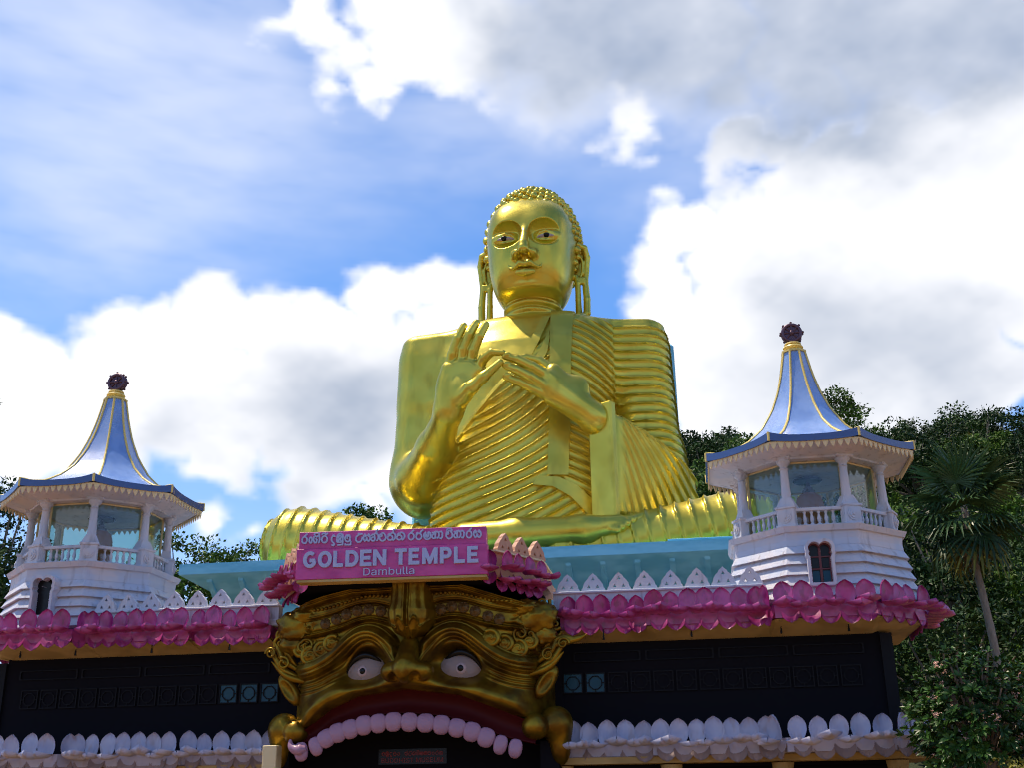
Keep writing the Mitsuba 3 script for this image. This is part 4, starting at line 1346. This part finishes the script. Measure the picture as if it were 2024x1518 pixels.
# scrolls that end the brows and the leafwork beside the face
for s in (-1, 1):
    f = lambda x: FC + s * x
    for cx, cz, r, a0 in ((3.45, 8.42, .42, 2.2), (4.0, 8.22, .40, 2.0), (4.55, 8.0, .46, 1.8), (5.05, 8.30, .34, 1.0)):
        y = wy(f(cx), cz) - .10
        leaf = blob((f(cx), y + .10, cz), (r * 1.15, .34, r * .95))
        sp = spiral(f(cx + .05), cz, r * .82, 1.5, a0 if s > 0 else math.pi - a0, -s, y - .02, .12)
        add(gate, 'brow_scroll', ply(cat(leaf, sp), 'dark_gold', 60), BTW)
    ms = [blob((f(5.35), -1.35, 9.35), (.95, .55, .80)), blob((f(5.6), -1.15, 8.6), (.70, .5, .55)), blob((f(4.9), -1.6, 9.75), (.6, .4, .4))]
    r2 = np.random.default_rng(20 + s)
    for q in range(16):
        cx, cz = 4.7 + 1.5 * r2.random(), 8.3 + 1.7 * r2.random()
        ms.append(spiral(f(cx), cz, .16 + .16 * r2.random(), 1.3, 6 * r2.random(), -s if r2.random() < .7 else s, -1.62 + .30 * (cx - 4.7), .085))
    add(gate, 'temple_ornament', ply(cat(*ms), 'dark_gold', 60), BTW)
    fl = []
    for q, (x0, z0, x1, z1, x2, z2) in enumerate(((5.0, 7.0, 6.0, 7.5, 6.55, 8.35), (5.2, 7.4, 6.0, 7.9, 6.3, 8.6), (4.7, 6.9, 5.8, 7.2, 6.35, 7.75), (5.5, 7.9, 6.2, 8.2, 7.35, 8.45), (5.6, 8.1, 6.4, 8.5, 7.0, 8.35), (5.4, 7.6, 5.9, 8.3, 5.9, 8.8))):
        if s < 0 and q in (3, 4): continue
        ln = smooth_line([(f(x0), -1.0, z0), (f(x1), -1.25, z1), (f(x2), -1.2, z2), (f(x2 + .15), -1.3, z2 + .12)], 20)
        fl.append(tube(ln, np.interp(np.linspace(0, 1, 20), [0, .4, .8, 1], [.10, .17, .13, .02]), 8))
    fl.append(spiral(f(6.5), 8.2, .22, 1.4, 0 if s > 0 else math.pi, s, -1.4, .07))
    fl.append(spiral(f(5.85), 7.75, .24, 1.4, 1 if s > 0 else 2.1, s, -1.5, .07))
    add(gate, 'flame_scroll', ply(cat(*fl), 'dark_gold', 50), BTW)

    def ear_(p):
        c = np.array([f(5.68), -1.0, 6.66])
        q = p - c
        ca, sa = math.cos(.95), math.sin(.95)
        a = s * q[:, 0] * ca + q[:, 2] * sa
        b = -s * q[:, 0] * sa + q[:, 2] * ca
        pp = np.stack([a, q[:, 1], b], 1)
        d = ell(pp, (0, 0, 0), (.80, .32, .36 + .0))
        return smax(d, -ell(pp, (-.05, -.36, -.06), (.58, .26, .22)), .08)
    ctr = f(5.68)
    add(gate, 'ear', ply(nets(ear_, (ctr - 1.1, -1.6, 5.6), (ctr + 1.1, -.4, 7.7), .05), 'dark_gold', True), BTW)

    def cheek_(p):
        m = np.stack([s * (p[:, 0] - FC), p[:, 1], p[:, 2]], 1)
        d = smin(ell(m, (6.0, -.55, 4.98), (.72, .70, .74)), ell(m, (5.2, -1.25, 4.85), (.56, .62, .56)), .18)
        d = smin(d, ell(m, (6.15, -.4, 4.2), (.45, .55, .9)), .3)
        return d
    ctr = f(5.9)
    add(gate, 'mouth_curl', ply(nets(cheek_, (ctr - 1.6, -2.0, 3.1), (ctr + 1.4, .3, 6.0), .06), 'dark_gold', True), BTW)

# ------------------------------------------------------------------ signs
SG = BTW @ T().translate([.2, -4.4, 0]).rotate([0, 0, 1], 3.8)
sign = thing('temple_sign', 'long magenta sign board with raised pale lettering fixed to the front of the porch', 'sign')
add(sign, 'upper_board', ply(box(-4.0, 4.0, 0, .45, 12.06, 12.80, .015), 'sign_pink'), SG)
add(sign, 'lower_board', ply(box(-4.06, 4.06, -.08, .45, 10.76, 12.05, .015), 'sign_pink'), SG)
add(sign, 'back_box', ply(box(-3.95, 3.95, .45, 1.1, 10.78, 12.7), 'plaster'), SG)
add(sign, 'bottom_trim', ply(box(-4.02, 4.02, -.05, .62, 10.64, 10.75, .01), 'plaster'), SG)


def letter(parent, m, x0, x1, z0, z1, y, depth, mat, tw, tag=None):
    v = m.vertices.copy()
    a, b = v.min(0), v.max(0)
    v = (v - a) / (b - a)
    m = TM(np.stack([x0 + v[:, 0] * (x1 - x0), y - v[:, 2] * depth, z0 + v[:, 1] * (z1 - z0)], 1), m.faces)
    m.fix_normals()
    add(parent, 'letter', ply(m, mat), tw)


def arc(cx, cy, r, a0, a1, ry=None, n=18):
    a = np.radians(np.linspace(a0, a1, n))
    return [(cx + r * math.cos(q), cy + (ry or r) * math.sin(q)) for q in a]




K = 8.0 / 366.5
BLOCK = {'G': [arc(.5, .5, .40, 50, 325, .41, 24) + [(.83, .44)], [(.48, .44), (.90, .44)]], 'O': [arc(.5, .5, .40, 0, 360, .41, 28)], 'L': [[(.12, 1), (.12, .1), (.98, .1)]], 'D': [[(.12, .9), (.45, .9), *arc(.45, .5, .42, 80, -80, .40, 14), (.45, .1), (.12, .1), (.12, .9)]],
         'E': [[(.95, .9), (.13, .9), (.13, .1), (1, .1)], [(.13, .5), (.88, .5)]], 'N': [[(.12, 0), (.12, 1)], [(.88, 0), (.88, 1)], [(.14, .93), (.86, .07)]], 'T': [[(0, .9), (1, .9)], [(.5, .9), (.5, 0)]],
         'M': [[(.1, 0), (.1, 1)], [(.9, 0), (.9, 1)], [(.12, .95), (.5, .12), (.88, .95)]], 'P': [[(.13, 0), (.13, .9), (.55, .9), *arc(.55, .66, .32, 80, -80, .24, 12), (.55, .42), (.13, .42)]]}
for ch, a, b in zip('GOLDENTEMPLE', (613.3, 642.5, 672.6, 696.3, 724.7, 750, 791.6, 819.5, 845.5, 880, 907.2, 932.6), (638.6, 667.8, 691.5, 720.8, 746.9, 774.6, 814.7, 839.6, 874, 901, 927.3, 953)):
    x0, W_ = (a - 784) * K, (b - a) * K
    sh = unary_union([LineString([(x0 + p[0] * W_, 11.24 + p[1] * .68) for p in st]).buffer(.077, cap_style=2, join_style=2, mitre_limit=2) for st in BLOCK[ch]])
    sh = sh.intersection(Polygon([(x0 - .02, 11.23), (x0 + W_ + .02, 11.23), (x0 + W_ + .02, 11.93), (x0 - .02, 11.93)]))
    m = extr(sh, .10)
    m.apply_translation((0, -.18, 0))
    add(sign, 'letter', ply(m, 'letter_paint'), SG)


def line_of_text(parent, text, x0, x1, z0, z1, y, depth, mat, tw, bold=False):
    m = meshkit.text_mesh(text, 1.0, .1, bold=bold)
    a, b = m.bounds
    parts = sorted(m.split(only_watertight=False), key=lambda q: q.bounds[0][0])
    sx = (x1 - x0) / (b[0] - a[0])
    for q in parts:
        c, d = q.bounds
        letter(parent, q, x0 + (c[0] - a[0]) * sx, x0 + (d[0] - a[0]) * sx, z0 + (c[1] - a[1]) / (b[1] - a[1]) * (z1 - z0), z0 + (d[1] - a[1]) / (b[1] - a[1]) * (z1 - z0), y, depth, mat, tw)


line_of_text(sign, 'Dambulla', -1.16, 1.0, 10.84, 11.16, -.08, .05, 'letter_paint', SG)


# the upper line, each letter drawn as strokes
FLAG = [(.70, .95), (.66, 1.28), (.80, 1.42), (.92, 1.36)]
RA = [arc(.5, .42, .42, 65, 425), [(.30, .78), (.52, .92), (.82, 1.18)]]
TOPI = [arc(.5, 1.0, .36, 165, 15, .26), [(.84, 1.05), (.84, .92)]]
TA = [arc(.34, .34, .30, 120, 480), [(.12, .72), (.26, .86), (.40, .80), *arc(.58, .50, .38, 100, -60, .46), (.70, .02)]]
HA = [arc(.30, .34, .27, 60, 330), [(.10, .84), (.22, .74), (.36, .86), *arc(.60, .50, .36, 105, -70, .44)], [(.52, .82), (.44, .30)]]
AA = [[(.02, .86), (.24, .92), (.36, .72), (.36, .28), (.24, .02), (.10, .08)]]
VA = [arc(.5, .42, .43, 150, 405, .44), arc(.24, .68, .15, 0, 360), [(.80, .72), (.62, .98), (.40, .98)]]
YA = [[(.24, .90), (.10, .70), (.06, .34), (.24, .03), (.44, .16), (.50, .46)], [(.50, .46), (.58, .10), (.78, .02), (.95, .30), (.92, .68), (.74, .90)], [(.24, .90), (.40, .72), (.30, .60)], [(.74, .90), (.62, .74), (.76, .64)]]
NA = [arc(.28, .26, .24, 60, 400), [(.08, .70), (.20, .86), (.36, .80), *arc(.60, .48, .36, 105, -60, .48)], [(.44, .80), (.52, .30)]]
GLYPHS = {
    'ra': RA, 'am': [arc(.5, .38, .36, 0, 360)],
    'gi': [[(.10, .78), (.05, .40), (.22, .05), (.48, .05), (.56, .42), (.42, .52)], [(.10, .78), (.30, .90), (.50, .76), (.62, .88), (.88, .80), (.96, .40), (.84, .04)]] + TOPI,
    'ri': [arc(.5, .42, .42, 65, 425), [(.30, .78), (.52, .92), (.90, 1.18)], arc(.42, 1.0, .30, 170, 40, .22)],
    'da': [arc(.50, .42, .40, 60, 250), [(.36, .05), (.52, -.08), (.72, -.22), (.52, -.40), (.24, -.32)], [(.70, .76), (.46, .92), (.30, .80)]],
    'mbu': [[(.06, .70), (.04, .10), (.20, .02), (.30, .30)], [(.06, .70), (.20, .98), (.52, 1.10), (.86, .96), (.92, .50), (.90, -.32), (.22, -.34)], [(.30, .30), (.62, .30), (.68, .02), (.34, .00)], arc(.48, .64, .20, 0, 360)],
    'lu': [arc(.46, .46, .42, 40, 330), arc(.58, .52, .22, 200, -60), [(.80, .22), (.92, -.02), (.90, -.36), (.10, -.36)], [(.10, -.36), (.10, -.24)]],
    'u': [[(.62, .98), (.40, 1.00), (.52, .86), (.66, .92)], [(.46, .86), (.12, .62), (.06, .22), (.30, -.08), (.66, -.06), (.88, .18), (.92, .52)], [(.66, .92), (.86, .96)]],
    'ya': YA, 'n_': NA + [FLAG], 'va': VA, 't_': TA + [FLAG], 'ta': TA,
    'ja': [arc(.45, .38, .38, 100, 440), [(.10, .66), (.20, .86), (.40, .78)], [(.62, .72), (.70, .98), (.98, 1.18)]],
    'ma': [arc(.5, .46, .46, 120, 430, .48), arc(.46, .52, .24, 170, 430, .26), [(.46, .28), (.48, .52), (.36, .62)]],
    'haa': [[(p[0] * .68, p[1]) for p in st] for st in HA] + [[(.66 + p[0] * .8, p[1]) for p in st] for st in AA],
    'vi': VA + TOPI,
}
SPOTS = [('ra', 125, 245), ('am', 268, 346), ('gi', 355, 492), ('ri', 515, 645), ('da', 708, 812), ('mbu', 820, 955), ('lu', 980, 1112), ('u', 1190, 1335), ('ya', 1340, 1490), ('n_', 1497, 1650), ('va', 1655, 1800), ('t_', 1815, 1985),
         ('ta', 1997, 2165), ('ra', 2222, 2352), ('ja', 2372, 2515), ('ma', 2527, 2677), ('haa', 2687, 2905), ('vi', 2957, 3100), ('haa', 3115, 3325), ('ra', 3352, 3475), ('ya', 3492, 3650)]
for g, a, b in SPOTS:
    x0, x1 = -4.0 + (a - 72) * .002182, -4.0 + (b - 72) * .002182
    W_, H_ = x1 - x0, .34
    sh = unary_union([LineString([(x0 + p[0] * W_, 12.31 + p[1] * H_) for p in st]).buffer(.034, quad_segs=4) for st in GLYPHS[g]]).simplify(.004)
    m = extr(sh, .07)
    m.apply_translation((0, -.07, 0))
    add(sign, 'letter', ply(m, 'letter_paint'), SG)

mus = thing('museum_sign', 'dim red lettering over the dark entrance inside the open mouth', 'sign')
MU = BTW @ T().translate([0, 1.40, 0])
add(mus, 'board', ply(box(-1.75, 1.35, .0, .05, 3.55, 4.20), 'black'), MU)
line_of_text(mus, 'BUDDHIST MUSEUM', -1.6, 1.2, 3.62, 3.82, 0, .03, 'red_letter', MU)
words = ['va', 'mbu', 'da', 'va', 'am', None, 'ja', 'u', 'ta', 'gi', 'ma', 'haa', 'va', 'am', 'ra', 'ya']
for i, g in enumerate(words):
    if not g: continue
    x0 = -1.6 + i * .175
    sh = unary_union([LineString([(x0 + p[0] * .15, 3.93 + p[1] * .15) for p in st]).buffer(.014, quad_segs=3) for st in GLYPHS[g]])
    m = extr(sh, .03)
    m.apply_translation((0, -.03, 0))
    add(mus, 'letter', ply(m, 'red_letter'), MU)

# ------------------------------------------------------------------ the wooded hill and the trees


def terrain(x, y):
    return 31 * sst(78, 168, y) * sst(-2, 27, x) + 9 * sst(74, 112, y) + 5 * sst(40, 80, x) * sst(78, 168, y) + .6 * np.sin(x * .31) * np.cos(y * .23) * sst(80, 100, y)


hx, hy = np.meshgrid(np.linspace(-160, 240, 101), np.linspace(66, 330, 67), indexing='ij')
hz = terrain(hx, hy) - .3
F = [(i * 67 + j, (i + 1) * 67 + j, (i + 1) * 67 + j + 1, i * 67 + j + 1) for i in range(100) for j in range(66)]
scene['hill'] = ply(TM(np.stack([hx, hy, hz], -1).reshape(-1, 3), np.array(F)), 'hill_mat', True)
labels['hill'] = {'label': 'steep dark wooded hillside behind the temple', 'kind': 'structure'}


def leaves(centres, dirs, size, rng, aspect=.55):
    """rhombus leaves, each folded a little along its rib"""
    n = len(centres)
    d = dirs + rng.normal(0, .6, (n, 3))
    d /= np.linalg.norm(d, axis=1, keepdims=True)
    s = np.cross(d, rng.normal(0, 1, (n, 3)))
    s /= np.linalg.norm(s, axis=1, keepdims=True)
    L = size * (.7 + .6 * rng.random((n, 1)))
    u = np.cross(s, d)
    a, b = centres - d * L * .5, centres + d * L * .5
    c1, c2 = centres + s * L * aspect * .5 - u * L * .10, centres - s * L * aspect * .5 - u * L * .10
    V = np.stack([a, c1, b, c2], 1).reshape(-1, 3)
    i = np.arange(n)[:, None] * 4
    return TM(V, np.vstack([i + [[0, 1, 2]], i + [[0, 2, 3]]]))


def tree_parts(seed, h, R, crown_h, blobs, per, size, spread=1.0, trunk_r=None, gap=0.0):
    """trunk with limbs, and a crown of leaf clumps carried on the limb ends"""
    r = np.random.default_rng(seed)
    tr = trunk_r or R * .075
    top = np.array([r.normal(0, .05 * h), r.normal(0, .05 * h), h - crown_h * .75])
    ts = [tube(smooth_line([(0, 0, -1.5), (top[0] * .3, top[1] * .3, top[2] * .5), tuple(top)], 10), np.linspace(tr * 1.25, tr * .7, 10), 8)]
    C, D = [], []
    k = 0
    while k < blobs:
        v = r.normal(0, 1, 3)
        v /= np.linalg.norm(v)
        q = r.random() ** .45
        c = np.array([v[0] * R * q, v[1] * R * q, h - crown_h * .5 + v[2] * crown_h * .5 * q])
        if v[2] < -.55: continue
        br = R * (.24 + .16 * r.random()) * spread
        mid = (top + c) / 2 + [0, 0, -.06 * crown_h]
        ts.append(tube(smooth_line([tuple(top - [0, 0, crown_h * .12 * r.random()]), tuple(mid), tuple(c)], 7), np.linspace(tr * .5, tr * .10, 7), 5))
        n = int(per * (.7 + .6 * r.random()))
        w = r.normal(0, 1, (n, 3))
        w /= np.linalg.norm(w, axis=1, keepdims=True)
        w[:, 2] = np.where(w[:, 2] < -.3, w[:, 2] * .4, w[:, 2])
        rad = br * (.45 + .6 * r.random((n, 1)) ** .6) * (1 + .45 * r.normal(0, 1, (n, 1)) * gap)
        C.append(c + w * rad * [1, 1, .75])
        D.append(w + [0, 0, -.25])
        k += 1
    return cat(*ts), leaves(np.vstack(C), np.vstack(D), size, r)


def tree(label, x, y, z, seed, h, R, ch, mat, blobs=26, per=120, size=.42, group=None, **k):
    t = thing('broadleaf_tree', label, 'tree', group)
    tr, cr = tree_parts(seed, h, R, ch, blobs, per, size, **k)
    if z is None: z = float(terrain(np.array(x), np.array(y))) - .4
    W_ = T().translate([x, y, z])
    add(t, 'trunk', ply(tr, 'bark', 50), W_)
    add(t, 'crown', ply(cr, mat), W_)


tree('tall airy tree rising above the hill just right of the right tower spire', 44.8, 150, None, 1, 18.6, 5.4, 10.5, 'leaf_mid', 44, 150, .45, gap=.4)
tree('open branched tree on the skyline at the right, sky showing through', 71.5, 166, None, 2, 14.2, 4.4, 8, 'leaf_dark', 22, 85, .5, gap=.6)
tree('open branched tree on the skyline at the far right edge', 79.5, 168, None, 3, 13.2, 5.0, 7.5, 'leaf_dark', 24, 95, .5, gap=.5)
tree('pale green tree on the hill close beside the statue shoulder', 30.0, 150, None, 4, 12.5, 4.6, 9, 'leaf_mid', 28, 120, .5)
tree('tree on the hill left of the right tower eave, below the skyline', 26.5, 140, None, 41, 12, 5.0, 11, 'leaf_mid', 30, 120, .5)
tree('yellowing tree on the hill slope below the skyline', 60.5, 150, None, 5, 11.0, 3.4, 7.5, 'leaf_yellow', 20, 110, .45)
tree('dense tree behind the left tower at the left edge', -45.5, 95, 8, 6, 20.5, 6.5, 14, 'leaf_dark', 40, 140, .42)
tree('dark tree behind the lower left side of the left tower', -41.5, 90, 6, 61, 16.5, 5.5, 12, 'leaf_dark', 36, 140, .42)
tree('spreading green tree between left tower and statue knee', -29.5, 102, 8, 7, 17.8, 5.0, 11.5, 'leaf_mid', 36, 130, .40, gap=.3)
tree('small bushy tree beside the golden knee', -23.8, 104, 8, 8, 16.6, 4.2, 10, 'leaf_mid', 30, 120, .40, gap=.3)
tree('dark low tree above the left end of the pale blue pedestal', -33.5, 97, 8, 81, 14.0, 4.8, 10, 'leaf_dark', 30, 130, .40)
tree('tree top peeping out between golden knee and elbow', -16.2, 112, 10, 9, 20.6, 4.2, 9, 'leaf_mid', 26, 120, .42)

# the wood on the slope: one mass of trees
VAR = []
for i, (h, R, ch) in enumerate(((11, 4.6, 8.5), (9.5, 4.0, 7.5), (12, 5.2, 9.0), (8.5, 4.2, 7.0), (7.0, 3.0, 5.0))):
    tr, cr = tree_parts(100 + i, h, R, ch, 26, 165, .40)
    key = f'forest_kind_{i}'
    scene[key] = {'type': 'shapegroup', 'trunk': ply(tr, 'bark', 50), 'crown': ply(cr, ('leaf_dark', 'leaf_mid', 'leaf_dark', 'leaf_mid', 'leaf_yellow')[i])}
    VAR.append(key)
r = np.random.default_rng(77)
k = 0
for y in np.arange(84, 190, 6.2):
    for x in np.arange(-4, 112, 6.0):
        px, py = x + r.normal(0, 1.5), y + r.normal(0, 1.5)
        if px < 20 + (y - 84) * .06 or px > 30 + y * .62: continue
        if y < 108 and px < 27: continue
        z = float(terrain(np.array(px), np.array(py)))
        k += 1
        s = .75 + .65 * r.random() ** 1.5
        scene[f'forest__{k:03d}'] = {'type': 'instance', 'to_world': T().translate([float(px), float(py), z - .6]).rotate([0, 0, 1], float(360 * r.random())).scale([float(s)] * 3), 'group': {'type': 'ref', 'id': VAR[int(r.choice([0, 0, 1, 1, 2, 2, 3, 3, 4]))]}}
labels['forest'] = {'label': 'dense dark green wood covering the hillside', 'kind': 'stuff', 'category': 'wood'}

# fan palm
pal = thing('palm_tree', 'tall fan palm with drooping glossy fronds and a slender grey trunk', 'palm tree')
base, topp = np.array([29.7, 72, -.5]), np.array([29.0, 72, 19.6])
tk = smooth_line([(29.9, 72, -.5), (29.75, 72, 6), (29.45, 72, 12), (29.0, 72, 17), (28.95, 72, 19.8)], 24)
add(pal, 'trunk', ply(tube(tk, np.linspace(.30, .20, 24) + .012 * np.sin(np.arange(24) * 2.4), 10), 'bark', 40))
r = np.random.default_rng(15)


def fan(L, seg, droop, r):
    """a palmate frond: stalk, then folded segments fanned round its end; grows along +x"""
    st = 1.25 * L * .55
    pts = [(t * st, 0, -.10 * droop * (t * st) ** 2) for t in np.linspace(0, 1, 6)]
    ms = [tube(pts, np.linspace(.05, .03, 6), 5)]
    hx_, hz_ = pts[-1][0], pts[-1][2]
    for i in range(seg):
        a = (i / (seg - 1) - .5) * math.radians(250)
        l = L * (.78 + .22 * math.cos(a * .6)) * (.92 + .16 * r.random())
        V = []
        dz = 0
        for q in range(5):
            t = q / 4
            w = .115 * L * .42 * (math.sin(min(t * 1.6, 1) * math.pi / 2) * (1 - t ** 3) + .05)
            z = hz_ + .16 * l * t * (1 - abs(a) * .25) - droop * .42 * l * t ** 2.2 * (1 + .3 * r.random())
            cx, cy = hx_ + math.cos(a) * l * t, math.sin(a) * l * t
            nx_, ny_ = -math.sin(a), math.cos(a)
            V += [(cx + nx_ * w, cy + ny_ * w, z + w * .5), (cx, cy, z - w * .2), (cx - nx_ * w, cy - ny_ * w, z + w * .5)]
        f = []
        for q in range(4):
            for e in (0, 1):
                o = q * 3 + e
                f.append([o, o + 1, o + 4, o + 3])
        ms.append(TM(np.array(V), np.array(f)))
    return cat(*ms)


for i in range(30):
    u = i / 29
    pitch = 78 - 140 * u + 10 * r.standard_normal()
    yaw = i * 137.5 + 12 * r.standard_normal()
    f = fan(2.35 + .3 * r.random(), 22, .5 + 1.0 * u, r)
    zz = 20.0 - 1.3 * u
    add(pal, 'frond', ply(f, 'leaf_palm' if u < .93 else 'leaf_yellow', 40), T().translate([28.95, 72, zz]).rotate([0, 0, 1], float(yaw)).rotate([0, 1, 0], float(-pitch)))
for i in range(4):
    add(pal, 'dead_frond', ply(fan(1.6, 14, 1.6, r), 'bark', 40), T().translate([28.95, 72, 18.3]).rotate([0, 0, 1], 95.0 * i + 30).rotate([0, 1, 0], 68.0), label='withered brown frond hanging against the trunk')

# flowering tree at the right corner of the temple
fr = thing('flowering_tree', 'rounded tree with whorls of glossy leaves and pale pink blossom at the right corner', 'tree')
FC_ = np.array([17.1, 44.2, 4.6])
r = np.random.default_rng(31)
limbs, lv, fl = [tube([(17.3, 44.4, -.3), (17.2, 44.3, 1.2), (17.2, 44.2, 2.2)], [.22, .18, .15], 8)], [], []


def rosette_leaves(c, axis, n, L, r):
    axis = axis / np.linalg.norm(axis)
    a = np.cross(axis, [.3, .2, 1.0])
    a /= np.linalg.norm(a)
    b = np.cross(axis, a)
    V, F_ = [], []
    for i in range(n):
        t = i * 2.4 + r.normal(0, .2)
        o = math.cos(t) * a + math.sin(t) * b
        l = L * (.75 + .4 * r.random())
        e = .25 + .75 * r.random()
        d = o * e + axis * (.85 - .5 * e)
        d /= np.linalg.norm(d)
        s = np.cross(d, axis)
        s /= np.linalg.norm(s) + 1e-9
        u = np.cross(s, d)
        k = len(V)
        for q, w in ((0, .02), (.35, .13), (.7, .15), (1, .01)):
            p = c + d * l * q - np.array([0, 0, .25]) * l * q * q
            V += [p + s * w * l + u * .03 * l, p, p - s * w * l + u * .03 * l]
        for q in range(3):
            for e_ in (0, 1):
                v0 = k + q * 3 + e_
                F_.append([v0, v0 + 1, v0 + 4, v0 + 3])
    return TM(np.array(V), np.array(F_))


nr = 0
while nr < 760:
    v = r.normal(0, 1, 3)
    v /= np.linalg.norm(v)
    if v[2] < -.75: continue
    lump = .80 + .42 * meshkit.noise(v[None] * 2.3 + 5, 3)[0]
    R_ = np.array([2.45, 2.1, 2.75]) * lump * (.55 + .47 * r.random())
    c = FC_ + v * R_ + np.array([0, 0, -.25 * abs(v[0])])
    c[0] -= .16 * max(0, FC_[2] - c[2])
    lv.append(rosette_leaves(c, v + [0, 0, .7], 9, .36, r))
    if nr % 12 == 0: limbs.append(tube(smooth_line([(17.2, 44.2, 2.2), tuple((c + FC_) / 2 - [0, 0, .4]), tuple(c)], 7), np.linspace(.09, .03, 7), 5))
    if v[1] < .2 and r.random() < .06: fl.append(c + (v + [0, -.2, .5]) * .2)
    nr += 1
add(fr, 'trunk', ply(cat(*limbs), 'bark', 50))
add(fr, 'crown', ply(cat(*lv), 'leaf_gloss'))
for c in fl:
    ms = []
    for q in range(9):
        p = c + r.normal(0, .075, 3)
        ms.append(rosette_leaves(p, np.array([r.normal(0, .3), -.5, 1.0]), 5, .10, r))
    add(fr, 'blossom', ply(cat(*ms), 'petal_bloom'))

# low shrubs at the bottom right corner
for i, (x, y, R_, h) in enumerate(((17.6, 42.0, 1.5, 3.0), (15.6, 45.6, 1.2, 3.0))):
    sh = thing('shrub', ('bright yellow green shrub in the bottom right corner', 'low green shrub below the right end of the white petal eave')[i], 'shrub')
    tr, cr = tree_parts(300 + i, h, R_, h * .8, 26, 90, .16, trunk_r=.05)
    add(sh, 'stem', ply(tr, 'bark', 50), T().translate([x, y, 0]))
    add(sh, 'foliage', ply(cr, ('leaf_yellow', 'leaf_gloss')[i]), T().translate([x, y, 0]))
# a branch tip reaching in from a tree outside the frame on the left
bt = thing('branch_tip', 'leafy branch tip reaching in at the left edge of the sky', 'branch')
add(bt, 'twig', ply(tube([(-17.5, 30, 11.9), (-15.5, 30, 12.3), (-14.25, 30, 12.35)], [.05, .035, .015], 6), 'bark', 50))
r = np.random.default_rng(8)
q = r.random((40, 1))
cc = np.array([[-15.6, 30, 12.3]]) * (1 - q) + np.array([[-14.15, 30, 12.36]]) * q + r.normal(0, .09, (40, 3))
add(bt, 'leaves', ply(leaves(cc, r.normal(0, 1, (40, 3)), .22, r, .4), 'leaf_mid'))
